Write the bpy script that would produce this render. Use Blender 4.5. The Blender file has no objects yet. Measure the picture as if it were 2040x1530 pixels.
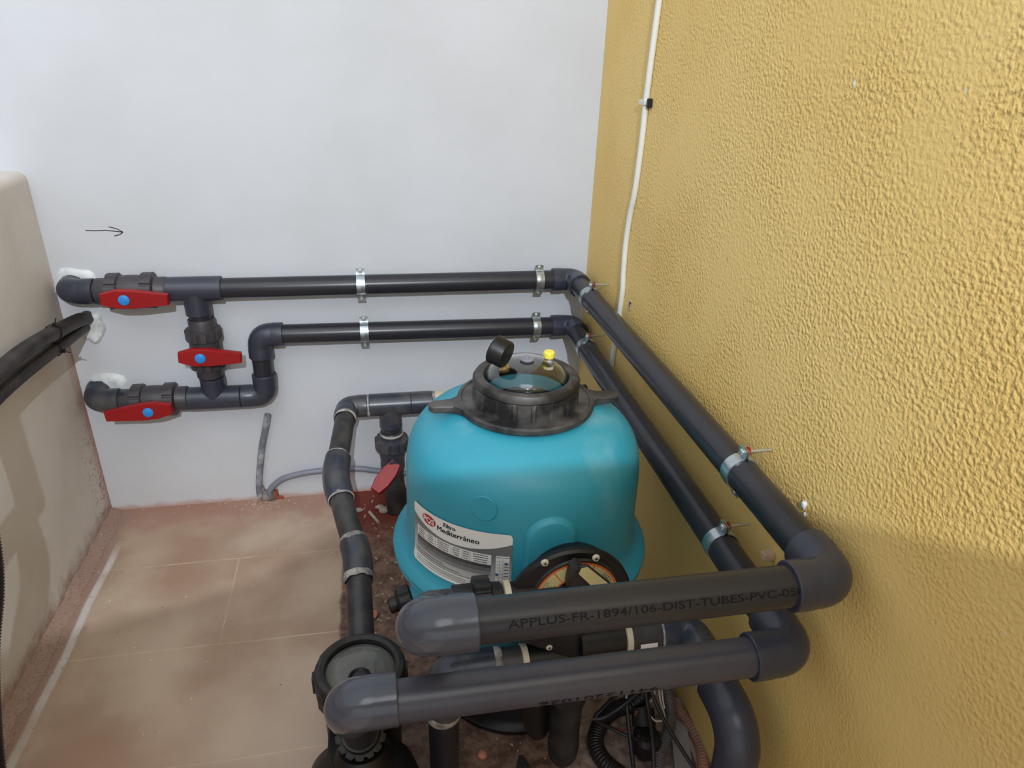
import bpy, math, random
from mathutils import Vector, Matrix, Quaternion
random.seed(7)
V = Vector
S = bpy.context.scene
PI = math.pi

# ------------------------------------------------------------------ camera, world, light, exposure
cam_d = bpy.data.cameras.new('camera'); cam = bpy.data.objects.new('camera', cam_d)
S.collection.objects.link(cam)
cam_d.sensor_width = 36.0; cam_d.lens = 1416.0 / 2040.0 * 36.0
cam_d.clip_start = 0.02; cam_d.clip_end = 50
fwd = V((0.18114332, 0.88166522, -0.43572185)); up = V((0.05182188, 0.43387872, 0.89947971))
right = fwd.cross(up).normalized(); up = right.cross(fwd).normalized()
cam.matrix_world = Matrix(((right.x, up.x, -fwd.x, -0.5646), (right.y, up.y, -fwd.y, -1.8),
                           (right.z, up.z, -fwd.z, 1.2169), (0, 0, 0, 1)))
S.camera = cam

world = bpy.data.worlds.new('World'); S.world = world; world.use_nodes = True
wt = world.node_tree; wn = wt.nodes; wn['Background'].inputs[0].default_value = (0.91, 0.955, 1.0, 1)
# soft overcast daylight, brighter from above and from the open side behind the camera
_g = wn.new('ShaderNodeTexCoord'); _d = wn.new('ShaderNodeVectorMath'); _d.operation = 'DOT_PRODUCT'; _d.inputs[1].default_value = V((-0.15, -0.62, 0.77)).normalized()
_r = wn.new('ShaderNodeMapRange'); _r.interpolation_type = 'SMOOTHSTEP'
for _i, _v in ((1, -0.1), (2, 0.95), (3, 0.42), (4, 1.10)): _r.inputs[_i].default_value = _v
wt.links.new(_g.outputs['Generated'], _d.inputs[0]); wt.links.new(_d.outputs['Value'], _r.inputs[0]); _w = wn.new('ShaderNodeMapRange'); _w.interpolation_type = 'SMOOTHSTEP'; _a = wn.new('ShaderNodeMath'); _a.operation = 'ADD'
_e = wn.new('ShaderNodeVectorMath'); _e.operation = 'DOT_PRODUCT'; _e.inputs[1].default_value = V((-0.12, -0.60, 0.79)).normalized()
for _i, _v in ((1, 0.945), (2, 0.985), (3, 0.0), (4, 2.6)): _w.inputs[_i].default_value = _v
wt.links.new(_g.outputs['Generated'], _e.inputs[0]); wt.links.new(_e.outputs['Value'], _w.inputs[0])
wt.links.new(_r.outputs[0], _a.inputs[0]); wt.links.new(_w.outputs[0], _a.inputs[1]); wt.links.new(_a.outputs[0], wn['Background'].inputs[1])

LP = V((-0.6, -3.0, 2.1))
ld = bpy.data.lights.new('work_lamp_light', 'SPOT'); ld.energy = 200; ld.color = (0.86, 0.93, 1.0); ld.shadow_soft_size = 0.011
ld.spot_size = math.radians(120); ld.spot_blend = 0.4
lamp = bpy.data.objects.new('work_lamp_light', ld); S.collection.objects.link(lamp)
lamp.location = LP; lamp.rotation_euler = (V((-0.5, 0, 0.7)) - LP).to_track_quat('-Z', 'Y').to_euler()

S.view_settings.view_transform = 'Standard'; S.view_settings.look = 'None'
S.view_settings.gamma = 1; S.view_settings.use_curve_mapping = False
S.view_settings.exposure = -0.08

# ------------------------------------------------------------------ materials
def lin(r, g, b):
    f = lambda c: c / 12.92 if c <= 0.04045 else ((c + 0.055) / 1.055) ** 2.4
    return (f(r / 255), f(g / 255), f(b / 255), 1)

def newmat(name):
    m = bpy.data.materials.new(name); m.use_nodes = True
    nt = m.node_tree; return m, nt, nt.nodes['Principled BSDF']

def plain(name, col, rough=0.45, metal=0.0, spec=0.5, noise=0.12, nscale=40, bump=0.0, col2=None):
    m, nt, p = newmat(name)
    tc = nt.nodes.new('ShaderNodeTexCoord')
    n = nt.nodes.new('ShaderNodeTexNoise'); n.inputs['Scale'].default_value = nscale; n.inputs['Detail'].default_value = 4
    nt.links.new(tc.outputs['Object'], n.inputs['Vector'])
    mx = nt.nodes.new('ShaderNodeMix'); mx.data_type = 'RGBA'
    c2 = col2 or tuple(min(1, c * (1 - noise)) for c in col[:3]) + (1,)
    mx.inputs[6].default_value = col; mx.inputs[7].default_value = c2
    mr = nt.nodes.new('ShaderNodeMapRange'); mr.inputs[1].default_value = 0.4; mr.inputs[2].default_value = 0.65
    nt.links.new(n.outputs['Fac'], mr.inputs[0]); nt.links.new(mr.outputs[0], mx.inputs[0])
    nt.links.new(mx.outputs[2], p.inputs['Base Color'])
    p.inputs['Roughness'].default_value = rough; p.inputs['Metallic'].default_value = metal
    p.inputs['Specular IOR Level'].default_value = spec
    if bump:
        b = nt.nodes.new('ShaderNodeBump'); b.inputs['Strength'].default_value = 0.5; b.inputs['Distance'].default_value = bump
        nt.links.new(n.outputs['Fac'], b.inputs['Height']); nt.links.new(b.outputs[0], p.inputs['Normal'])
    return m

M = {}
M['pipe'] = plain('dark_grey_pvc_pipe', lin(44, 44, 50), 0.3, spec=0.4, nscale=14)
M['palepipe'] = plain('mid_grey_pvc_pipe', lin(66, 66, 77), 0.33, nscale=14)
M['fitting'] = plain('blue_grey_pvc_fitting', lin(54, 57, 70), 0.33, nscale=14)
M['union'] = plain('grey_pvc_union', lin(66, 62, 67), 0.45, nscale=30)
M['oldpipe'] = plain('dusty_pvc_pipe', lin(46, 46, 50), 0.42, nscale=22, col2=lin(72, 69, 66))
M['oldfitting'] = plain('dusty_pvc_fitting', lin(52, 57, 70), 0.30, nscale=22, col2=lin(80, 78, 78))
M['glue'] = plain('dried_white_glue', lin(176, 172, 164), 0.7, nscale=60, col2=lin(120, 118, 116), bump=0.001)
M['red'] = plain('red_plastic', lin(152, 17, 22), 0.4, nscale=10)
M['blue'] = plain('blue_plastic', lin(40, 140, 220), 0.45, nscale=10)
M['yellow'] = plain('yellow_plastic', lin(235, 222, 80), 0.5, nscale=10)
M['zinc'] = plain('galvanised_steel', lin(190, 200, 205), 0.28, metal=0.9, nscale=60)
M['screw'] = plain('zinc_screw', lin(205, 208, 205), 0.3, metal=0.8, nscale=80)
M['black'] = plain('black_plastic', lin(24, 23, 25), 0.4, spec=0.4, nscale=25)
M['blackmat'] = plain('dusty_black_plastic', lin(30, 28, 29), 0.5, spec=0.4, nscale=28, col2=lin(50, 47, 46))
M['plate'] = plain('dusty_black_rim', lin(32, 31, 32), 0.45, spec=0.45, nscale=22, col2=lin(82, 79, 77))
M['white'] = plain('white_plastic', lin(222, 220, 214), 0.5, nscale=10)
M['cream'] = plain('yellowed_white_plastic', lin(205, 195, 172), 0.5, nscale=30)
M['brass'] = plain('brass', lin(190, 165, 120), 0.3, metal=0.8, nscale=50)
M['foam'] = plain('white_filler', lin(226, 230, 232), 0.5, nscale=45, bump=0.006, col2=lin(205, 208, 210))
M['cement'] = plain('grey_cement', lin(150, 140, 134), 0.9, nscale=70, bump=0.004, col2=lin(110, 92, 84))
M['brick'] = plain('broken_brick', lin(150, 76, 58), 0.9, nscale=80, bump=0.003)
M['hose'] = plain('black_hose', lin(36, 33, 34), 0.5, nscale=18, col2=lin(62, 54, 52))
M['conduit'] = plain('grey_conduit', lin(128, 130, 142), 0.4, nscale=20)
M['conduit_old'] = plain('grey_conduit_paint_spattered', lin(112, 114, 124), 0.5, nscale=42, col2=lin(165, 168, 174))
M['cable'] = plain('white_cable', lin(222, 222, 216), 0.45, nscale=8, noise=0.05)
M['dial'] = plain('cream_dial_sticker', lin(205, 194, 140), 0.45, nscale=30)
M['orange'] = plain('orange_ink', lin(222, 108, 42), 0.45, nscale=30)
M['ink'] = plain('dark_ink', lin(26, 26, 28), 0.6)
M['print'] = plain('black_pipe_print', lin(22, 22, 24), 0.5, spec=0.2)
M['label_white'] = plain('label_white', lin(232, 232, 228), 0.35, noise=0.03)
M['label_red'] = plain('label_red', lin(178, 26, 40), 0.35)
M['label_dark'] = plain('label_dark_grey', lin(78, 78, 80), 0.35)
M['label_mid'] = plain('label_mid_grey', lin(112, 112, 114), 0.35)
M['label_lite'] = plain('label_pale_grey', lin(140, 140, 142), 0.35)
M['label_text'] = plain('label_small_print', lin(92, 92, 94), 0.4)
M['label_blue'] = plain('label_blue_stamp', lin(40, 90, 130), 0.4)
M['corr_brown'] = plain('pinkish_corrugated_tube', lin(186, 132, 106), 0.5, nscale=12, col2=lin(140, 108, 96))
M['corr_grey'] = plain('grey_corrugated_tube', lin(96, 92, 92), 0.5, nscale=20)
M['corr_black'] = plain('black_corrugated_tube', lin(32, 31, 33), 0.42, nscale=20)
M['wirewhite'] = plain('cream_wire', lin(215, 205, 190), 0.5)
M['wireblack'] = plain('black_wire', lin(34, 34, 38), 0.4)
M['trunk'] = plain('grey_trunking', lin(150, 148, 152), 0.5, nscale=6)
M['board'] = plain('beige_board', lin(190, 165, 140), 0.8, nscale=12)
M['pebble'] = plain('pink_pebble', lin(196, 128, 104), 0.7, nscale=30)
M['chip'] = plain('plaster_chip', lin(192, 178, 162), 0.8, nscale=30)

# label gradient grey (grey varies across the sticker as printed)
m, nt, p = newmat('label_grey_gradient'); M['label_grey'] = m
tc = nt.nodes.new('ShaderNodeTexCoord'); sx = nt.nodes.new('ShaderNodeSeparateXYZ'); nt.links.new(tc.outputs['Object'], sx.inputs[0])
mr = nt.nodes.new('ShaderNodeMapRange'); mr.inputs[1].default_value = 0.38; mr.inputs[2].default_value = 0.50
cr = nt.nodes.new('ShaderNodeValToRGB'); cr.color_ramp.elements[0].color = lin(205, 205, 204); cr.color_ramp.elements[1].color = lin(112, 112, 114)
cr.color_ramp.elements[0].position = 0.25; cr.color_ramp.elements[1].position = 0.8
nt.links.new(sx.outputs[2], mr.inputs[0]); nt.links.new(mr.outputs[0], cr.inputs[0]); nt.links.new(cr.outputs[0], p.inputs['Base Color'])
p.inputs['Roughness'].default_value = 0.35

# teal tank shell with scuffs and dusty patch
M['endcap_skylit'] = plain('blue_grey_glossy_skylit_fitting', lin(72, 75, 86), 0.14, nscale=14)  # fitting colour lightened to stand for skylight on the front end elbows
m, nt, p = newmat('teal_polyester'); M['teal'] = m
tc = nt.nodes.new('ShaderNodeTexCoord')
n1 = nt.nodes.new('ShaderNodeTexNoise'); n1.inputs['Scale'].default_value = 9; n1.inputs['Detail'].default_value = 8
n2 = nt.nodes.new('ShaderNodeTexNoise'); n2.inputs['Scale'].default_value = 90; n2.inputs['Detail'].default_value = 2
nt.links.new(tc.outputs['Object'], n1.inputs[0]); nt.links.new(tc.outputs['Object'], n2.inputs[0])
r1 = nt.nodes.new('ShaderNodeMapRange'); r1.inputs[1].default_value = 0.60; r1.inputs[2].default_value = 0.74; r1.inputs[4].default_value = 0.28
r2 = nt.nodes.new('ShaderNodeMapRange'); r2.inputs[1].default_value = 0.77; r2.inputs[2].default_value = 0.82; r2.inputs[4].default_value = 0.6
nt.links.new(n1.outputs['Fac'], r1.inputs[0]); nt.links.new(n2.outputs['Fac'], r2.inputs[0])
ad = nt.nodes.new('ShaderNodeMath'); ad.operation = 'MAXIMUM'; nt.links.new(r1.outputs[0], ad.inputs[0]); nt.links.new(r2.outputs[0], ad.inputs[1])
mx = nt.nodes.new('ShaderNodeMix'); mx.data_type = 'RGBA'; mx.inputs[6].default_value = lin(50, 148, 170); mx.inputs[7].default_value = lin(150, 190, 196)
nt.links.new(ad.outputs[0], mx.inputs[0]); nt.links.new(mx.outputs[2], p.inputs['Base Color'])
p.inputs['Roughness'].default_value = 0.42; p.inputs['Subsurface Weight'].default_value = 0.0

# transparent dome
def clear(name, col, rough=0.03, ior=1.3):
    m, nt, p = newmat(name)
    p.inputs['Base Color'].default_value = col; p.inputs['Transmission Weight'].default_value = 1.0; p.inputs['Coat Weight'].default_value = 0.3
    p.inputs['Roughness'].default_value = rough; p.inputs['IOR'].default_value = ior
    return m
M['glass'] = clear('clear_polycarbonate', (0.93, 0.915, 0.89, 1), 0.03, 1.45)
M['smoke'] = plain('smoky_clear_lid', lin(70, 70, 68), 0.12, nscale=14, col2=lin(100, 100, 96))

class N:
    """tiny node helper"""
    def __init__(s, nt): s.nt = nt
    def new(s, t, **k):
        n = s.nt.nodes.new(t)
        for a, v in k.items(): setattr(n, a, v)
        return n
    def lk(s, a, b): s.nt.links.new(a, b)
    def noise(s, vec, scale, detail=3, rough=0.5, dist=0.0):
        n = s.new('ShaderNodeTexNoise'); n.inputs['Scale'].default_value = scale; n.inputs['Detail'].default_value = detail
        n.inputs['Roughness'].default_value = rough; n.inputs['Distortion'].default_value = dist; s.lk(vec, n.inputs['Vector']); return n.outputs['Fac']
    def rng(s, v, a, b, c=0.0, d=1.0, smooth=True):
        n = s.new('ShaderNodeMapRange'); n.interpolation_type = 'SMOOTHSTEP' if smooth else 'LINEAR'
        n.inputs[1].default_value = a; n.inputs[2].default_value = b; n.inputs[3].default_value = c; n.inputs[4].default_value = d
        s.lk(v, n.inputs[0]); return n.outputs[0]
    def math(s, op, a, b=None, c=None):
        n = s.new('ShaderNodeMath', operation=op)
        for i, x in enumerate((a, b, c)):
            if x is None: continue
            if isinstance(x, (int, float)): n.inputs[i].default_value = x
            else: s.lk(x, n.inputs[i])
        return n.outputs[0]
    def mix(s, f, a, b):
        n = s.new('ShaderNodeMix', data_type='RGBA')
        if isinstance(f, (int, float)): n.inputs[0].default_value = f
        else: s.lk(f, n.inputs[0])
        for i, x in ((6, a), (7, b)):
            if isinstance(x, tuple): n.inputs[i].default_value = x
            else: s.lk(x, n.inputs[i])
        return n.outputs[2]
    def bump(s, h, dist, strength=1.0, normal=None):
        n = s.new('ShaderNodeBump'); n.inputs['Distance'].default_value = dist; n.inputs['Strength'].default_value = strength
        s.lk(h, n.inputs['Height'])
        if normal: s.lk(normal, n.inputs['Normal'])
        return n.outputs[0]

def wallmat(name):
    m, nt, p = newmat(name); q = N(nt); tc = q.new('ShaderNodeTexCoord'); o = tc.outputs['Object']
    sp = q.new('ShaderNodeSeparateXYZ'); q.lk(o, sp.inputs[0]); return m, p, q, o, sp.outputs

# white back wall
m, p, q, o, xyz = wallmat('white_plaster'); M['wall_white'] = m
n = q.noise(o, 3.0, 4); c = q.mix(q.rng(n, 0.35, 0.7), lin(204, 207, 215), lin(198, 201, 207))
dirt = q.math('MULTIPLY', q.rng(q.math('ADD', xyz[2], q.math('MULTIPLY', q.noise(o, 16, 5), -0.03)), -0.014, 0.004, 1, 0), 0.7)
c = q.mix(dirt, c, lin(176, 120, 104))
low = q.rng(q.math('ADD', xyz[2], q.math('MULTIPLY', q.noise(o, 5, 3), 0.12)), 0.05, 0.3, 0.15, 0)
c = q.mix(low, c, lin(208, 200, 182))
spk = q.rng(q.noise(o, 85, 2), 0.80, 0.83); spk2 = q.math('MULTIPLY', spk, 0.5)
c = q.mix(spk2, c, lin(120, 110, 105))
edge = q.rng(q.math('ADD', xyz[0], q.math('MULTIPLY', q.noise(o, 60, 4), 0.012)), 0.0, 0.006, 0, 0.6)
q.lk(c, p.inputs['Base Color']); p.inputs['Roughness'].default_value = 0.75
q.lk(q.bump(q.noise(o, 120, 3), 0.0012, 0.35, q.bump(q.noise(o, 9, 3), 0.01, 0.25)), p.inputs['Normal'])

# cream left block
m, p, q, o, xyz = wallmat('cream_plaster_block'); M['wall_left'] = m
n = q.noise(o, 4.0, 5); c = q.mix(q.rng(n, 0.35, 0.7), lin(214, 210, 206), lin(204, 197, 190))
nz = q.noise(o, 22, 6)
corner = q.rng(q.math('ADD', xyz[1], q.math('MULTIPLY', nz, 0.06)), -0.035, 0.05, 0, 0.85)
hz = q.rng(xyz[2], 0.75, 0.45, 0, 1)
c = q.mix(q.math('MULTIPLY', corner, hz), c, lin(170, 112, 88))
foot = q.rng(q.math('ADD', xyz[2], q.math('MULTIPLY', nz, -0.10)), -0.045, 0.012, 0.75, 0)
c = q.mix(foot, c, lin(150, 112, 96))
spk = q.rng(q.noise(o, 150, 3), 0.58, 0.64, 0, 0.8); lowz = q.rng(xyz[2], 0.50, 0.10); ny = q.rng(q.math('ADD', xyz[1], q.math('MULTIPLY', nz, 0.10)), -0.10, 0.03)
c = q.mix(q.math('MULTIPLY', q.math('MULTIPLY', spk, lowz), ny), c, lin(120, 74, 58))
ft = q.math('MULTIPLY', q.rng(q.noise(o, 170, 3), 0.60, 0.66, 0, 0.6), q.rng(xyz[2], 0.09, 0.0)); c = q.mix(ft, c, lin(100, 80, 74))
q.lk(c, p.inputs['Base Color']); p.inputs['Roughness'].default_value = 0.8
q.lk(q.bump(q.noise(o, 6, 3), 0.012, 0.4, q.bump(q.noise(o, 110, 3), 0.0015, 0.3)), p.inputs['Normal'])

# yellow stucco
m, p, q, o, xyz = wallmat('ochre_stucco'); M['stucco'] = m
n = q.noise(o, 2.5, 4); c = q.mix(q.rng(n, 0.35, 0.7), lin(232, 200, 126), lin(224, 188, 110))
spk = q.rng(q.noise(o, 46, 1), 0.79, 0.80, 0, 0.9); c = q.mix(spk, c, lin(226, 214, 190))
dk = q.rng(q.noise(o, 60, 2), 0.77, 0.80, 0, 0.6)
c = q.mix(dk, c, lin(110, 84, 40))
cor = q.rng(q.math('ADD', xyz[1], q.math('MULTIPLY', q.noise(o, 40, 5), 0.012)), 0.0, 0.008, 0, 0.75)
c = q.mix(cor, c, lin(205, 196, 176))
foot = q.rng(q.math('ADD', xyz[2], q.math('MULTIPLY', q.noise(o, 20, 4), -0.05)), -0.02, 0.005, 0.6, 0)
c = q.mix(foot, c, lin(150, 110, 84))
q.lk(c, p.inputs['Base Color']); p.inputs['Roughness'].default_value = 0.7
mus = q.noise(o, 180, 1.5, 0.4, 0.0)
vo = q.new('ShaderNodeTexVoronoi', feature='SMOOTH_F1'); vo.inputs['Scale'].default_value = 145; vo.inputs['Smoothness'].default_value = 0.6; vo.inputs['Randomness'].default_value = 1.0
wv_ = q.new('ShaderNodeVectorMath', operation='ADD'); nc_ = q.new('ShaderNodeTexNoise'); nc_.inputs['Scale'].default_value = 80; q.lk(o, nc_.inputs['Vector'])
sc_v = q.new('ShaderNodeVectorMath', operation='SCALE'); sc_v.inputs['Scale'].default_value = 0.008; q.lk(nc_.outputs['Color'], sc_v.inputs[0]); q.lk(o, wv_.inputs[0]); q.lk(sc_v.outputs[0], wv_.inputs[1]); q.lk(wv_.outputs[0], vo.inputs['Vector'])
big = q.math('ADD', q.math('MULTIPLY', q.rng(mus, 0.34, 0.68), 0.5), q.math('MULTIPLY', q.rng(vo.outputs['Distance'], 0.1, 0.65, 1.0, 0.0), 0.6))
amt = q.rng(q.noise(o, 5.0, 3), 0.33, 0.62, 0.35, 1.0)
# smoother trowelled band near the corner
near = q.rng(xyz[1], -0.05, -0.5, 0.45, 1.0)
h = q.math('MULTIPLY', q.math('MULTIPLY', q.math('MULTIPLY', big, amt), near), q.rng(xyz[2], 0.45, 0.85, 0.45, 1.0))
q.lk(q.bump(h, 0.0019, 0.8, q.bump(q.noise(o, 260, 2), 0.0006, 0.5)), p.inputs['Normal'])

# floor
m, p, q, o, xyz = wallmat('beige_tile_floor'); M['floor'] = m
n = q.noise(o, 4.5, 5, 0.55); c = q.mix(q.rng(n, 0.35, 0.68), lin(196, 174, 154), lin(170, 146, 126))
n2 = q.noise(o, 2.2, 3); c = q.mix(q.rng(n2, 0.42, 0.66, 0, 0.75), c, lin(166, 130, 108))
def line(coord, at, wd, wob):
    d = q.math('ABSOLUTE', q.math('SUBTRACT', q.math('ADD', coord, q.math('MULTIPLY', q.math('SUBTRACT', q.noise(o, 3, 2), 0.5), wob)), at))
    return q.rng(d, wd * 0.4, wd, 1, 0)
fade = q.rng(q.noise(o, 7, 3), 0.35, 0.6, 0.15, 0.8)
tile = None
for at in (-0.26, -0.551, -0.842, -1.133):
    l = line(xyz[1], at, 0.0022, 0.012); tile = l if tile is None else q.math('MAXIMUM', tile, l)
vx = line(xyz[0], -0.944, 0.0018, 0.006)
vm = q.math('MULTIPLY', q.rng(xyz[1], -0.262, -0.258, 1, 0), q.rng(xyz[1], -0.553, -0.549, 0, 1))
tile = q.math('MAXIMUM', tile, q.math('MULTIPLY', vx, vm))
c = q.mix(q.math('MULTIPLY', tile, fade), c, lin(214, 190, 162))
nz = q.noise(o, 18, 6, 0.6)
wob = q.math('MULTIPLY', q.math('SUBTRACT', nz, 0.5), 0.10)
# red dust towards the walls
back = q.rng(q.math('ADD', xyz[1], wob), -0.16, -0.02, 0, 0.8)
c = q.mix(back, c, lin(166, 124, 108))
left = q.rng(q.math('ADD', xyz[0], wob), -1.235, -1.275, 0, 0.85)
c = q.mix(left, c, lin(164, 134, 122))
grit = q.math('MULTIPLY', q.rng(q.noise(o, 210, 4), 0.50, 0.66), q.rng(xyz[0], -1.262, -1.285, 0, 0.7))
c = q.mix(grit, c, lin(128, 112, 106))
# whitish streak along the left foot
st = line(xyz[0], -1.258, 0.012, 0.03); st = q.math('MULTIPLY', st, q.rng(q.noise(o, 5, 2), 0.3, 0.5, 0.35, 0.95))
st = q.math('MULTIPLY', st, q.rng(xyz[1], -0.12, -0.25, 0, 1)); c = q.mix(st, c, lin(214, 210, 206))
# bare dirty ground around the machinery
ed = q.math('ADD', xyz[0], q.math('MULTIPLY', q.math('SUBTRACT', nz, 0.5), 0.02))
dm = q.rng(ed, -0.690, -0.680, 0, 1)
dirtc = q.mix(q.rng(q.noise(o, 30, 8, 0.7), 0.35, 0.65), lin(138, 112, 94), lin(84, 56, 46))
redc = q.mix(q.rng(q.math('ADD', xyz[1], wob), -0.30, -0.10), dirtc, lin(118, 46, 34))
rt = q.rng(ed, -0.30, -0.20); redc = q.mix(rt, redc, q.mix(q.rng(q.noise(o, 40, 6), 0.4, 0.65), lin(176, 152, 140), lin(124, 100, 90)))
c = q.mix(dm, c, redc)
spk = q.rng(q.noise(o, 95, 1), 0.765, 0.785, 0, 0.9); c = q.mix(spk, c, lin(222, 208, 190))
dk = q.rng(q.noise(o, 62, 2), 0.775, 0.80, 0, 0.7); c = q.mix(dk, c, lin(70, 56, 46))
q.lk(c, p.inputs['Base Color']); p.inputs['Roughness'].default_value = 0.6
q.lk(q.bump(q.noise(o, 70, 6), 0.004, 0.6), p.inputs['Normal'])
nb = [x for x in m.node_tree.nodes if x.type == 'BUMP'][0]
q.lk(q.math('ADD', q.math('MULTIPLY', dm, 0.8), 0.06), nb.inputs['Strength'])

M['blocker_plain'] = plain('pale_render', lin(205, 200, 190), 0.85, nscale=5)

# ------------------------------------------------------------------ mesh helpers
ORG = {}
COL = S.collection

def basis(d):
    d = V(d).normalized(); a = V((0, 0, 1)) if abs(d.z) < 0.9 else V((1, 0, 0))
    u = a.cross(d).normalized(); w = d.cross(u).normalized(); return u, w, d

class B:
    def __init__(s): s.v = []; s.f = []; s.m = []; s.mi = 0
    def face(s, idx): s.f.append(tuple(idx)); s.m.append(s.mi)
    def ring_strip(s, rings, closed=True):
        n = len(rings[0])
        for a, b in zip(rings, rings[1:]):
            for i in range(n if closed else n - 1):
                j = (i + 1) % n; s.face((a[i], a[j], b[j], b[i]))
    def add(s, pts):
        k = len(s.v); s.v += [V(p) for p in pts]; return list(range(k, k + len(pts)))
    def lathe(s, prof, o=(0, 0, 0), axis=(0, 0, 1), n=48, cap0=False, cap1=False, rib=0, ribd=0.0, ribsel=None):
        """prof: list of (radius, distance along axis)"""
        u, w, d = basis(axis); o = V(o); rings = []
        for k, (r, h) in enumerate(prof):
            pts = []
            for i in range(n):
                t = 2 * PI * i / n; rr = r
                if rib and (ribsel is None or k in ribsel):
                    ph = (t * rib / (2 * PI)) % 1.0
                    rr = r + (ribd if ph < 0.72 else 0.0)
                pts.append(o + (u * math.cos(t) + w * math.sin(t)) * rr + d * h)
            rings.append(s.add(pts))
        s.ring_strip(rings)
        if cap0: s.face(reversed(rings[0]))
        if cap1: s.face(rings[-1])
        return s
    def cyl(s, a, b, r, r2=None, n=32, bev=0.0):
        a = V(a); b = V(b); L = (b - a).length; r2 = r if r2 is None else r2
        if bev: pr = [(r - bev, 0), (r, bev), (r2, L - bev), (r2 - bev, L)]
        else: pr = [(r, 0), (r2, L)]
        return s.lathe(pr, a, b - a, n, True, True)
    def sweep(s, pts, rad, n=20, caps=True):
        pts = [V(p) for p in pts]; k = len(pts)
        rad = rad if isinstance(rad, (list, tuple)) else [rad] * k
        T = []
        for i in range(k):
            a = pts[max(0, i - 1)]; b = pts[min(k - 1, i + 1)]; t = b - a
            T.append(t.normalized() if t.length > 1e-9 else (T[-1] if T else V((0, 0, 1))))
        u, w, d = basis(T[0]); rings = []
        for i in range(k):
            if i:
                qd = T[i - 1].rotation_difference(T[i]); u = qd @ u
                u = (u - T[i] * u.dot(T[i])).normalized()
            w = T[i].cross(u)
            rings.append(s.add([pts[i] + (u * math.cos(2 * PI * j / n) + w * math.sin(2 * PI * j / n)) * rad[i] for j in range(n)]))
        s.ring_strip(rings)
        if caps: s.face(reversed(rings[0])); s.face(rings[-1])
        return s
    def box(s, c, size, ax=None, bev=0.0):
        """box by centre, size and optional axes (x,y,z)"""
        c = V(c); X, Y, Z = [V(a).normalized() for a in (ax or ((1, 0, 0), (0, 1, 0), (0, 0, 1)))]
        hx, hy, hz = [t / 2 for t in size]
        if bev:
            o = [(-hx + bev, -hy), (hx - bev, -hy), (hx, -hy + bev), (hx, hy - bev), (hx - bev, hy), (-hx + bev, hy), (-hx, hy - bev), (-hx, -hy + bev)]
            return s.prism([(a, b) for a, b in o], c - Z * hz, X, Y, Z, 2 * hz, min(bev, hz * 0.6))
        i = s.add([c + X * a * hx + Y * b * hy + Z * e * hz for a, b, e in ((-1, -1, -1), (1, -1, -1), (1, 1, -1), (-1, 1, -1), (-1, -1, 1), (1, -1, 1), (1, 1, 1), (-1, 1, 1))])
        for f in ((0, 3, 2, 1), (4, 5, 6, 7), (0, 1, 5, 4), (1, 2, 6, 5), (2, 3, 7, 6), (3, 0, 4, 7)): s.face([i[k] for k in f])
        return s
    def prism(s, poly, o, X, Y, Z, h, bev=0.0):
        """2D outline (ccw) extruded h along Z, edges eased by bev"""
        o = V(o); X = V(X).normalized(); Y = V(Y).normalized(); Z = V(Z).normalized()
        cx = sum(p[0] for p in poly) / len(poly); cy = sum(p[1] for p in poly) / len(poly)
        def ring(z, inset):
            r = []
            for a, b in poly:
                L = math.hypot(a - cx, b - cy) or 1; k = 1 - inset / L
                r.append(o + X * (cx + (a - cx) * k) + Y * (cy + (b - cy) * k) + Z * z)
            return s.add(r)
        rs = [ring(0, bev), ring(bev, 0), ring(h - bev, 0), ring(h, bev)] if bev else [ring(0, 0), ring(h, 0)]
        s.ring_strip(rs); s.face(reversed(rs[0])); s.face(rs[-1]); return s
    def blob(s, c, r, sc=(1, 1, 1), n=14, jit=0.15, seed=1):
        rn = random.Random(seed); c = V(c); rings = []
        for k in range(1, n // 2):
            ph = PI * k / (n // 2); pts = []
            for i in range(n):
                t = 2 * PI * i / n; rr = r * (1 + rn.uniform(-jit, jit))
                pts.append(c + V((math.cos(t) * math.sin(ph) * sc[0], math.sin(t) * math.sin(ph) * sc[1], math.cos(ph) * sc[2])) * rr)
            rings.append(s.add(pts))
        s.ring_strip(rings); s.face(rings[0]); s.face(reversed(rings[-1])); return s

def build(name, b, mat, parent=None, ang=35, label=None):
    me = bpy.data.meshes.new(name)
    o = ORG.get(parent.name, V()) if parent else getattr(b, 'org', V())
    me.from_pydata([tuple(v - o) for v in b.v], [], b.f)
    mats = mat if isinstance(mat, (list, tuple)) else [mat]
    for k in mats: me.materials.append(M[k])
    for p_, mi in zip(me.polygons, b.m): p_.material_index = mi
    import bmesh
    bm = bmesh.new(); bm.from_mesh(me); bmesh.ops.recalc_face_normals(bm, faces=bm.faces); bm.to_mesh(me); bm.free()
    me.shade_smooth(); me.set_sharp_from_angle(angle=math.radians(ang))
    ob = bpy.data.objects.new(name, me); COL.objects.link(ob)
    if parent: ob.parent = parent
    else: ob.location = o
    ORG[ob.name] = o
    if label: ob['label'] = label
    return ob

def tag(ob, label, cat, group=None, kind=None):
    ob['label'] = label; ob['category'] = cat
    if group: ob['group'] = group
    if kind: ob['kind'] = kind
    return ob

def thing(name, loc, label, cat, group=None):
    o = bpy.data.objects.new(name, None); COL.objects.link(o); o.location = loc; o.empty_display_size = 0.05
    ORG[o.name] = V(loc); return tag(o, label, cat, group)

def single(name, b, mat, org, label, cat, group=None, kind=None, ang=35):
    b.org = V(org); return tag(build(name, b, mat, None, ang), label, cat, group, kind)

def struct(name, b, mat):
    o = build(name, b, mat); o['kind'] = 'structure'; return o

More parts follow.
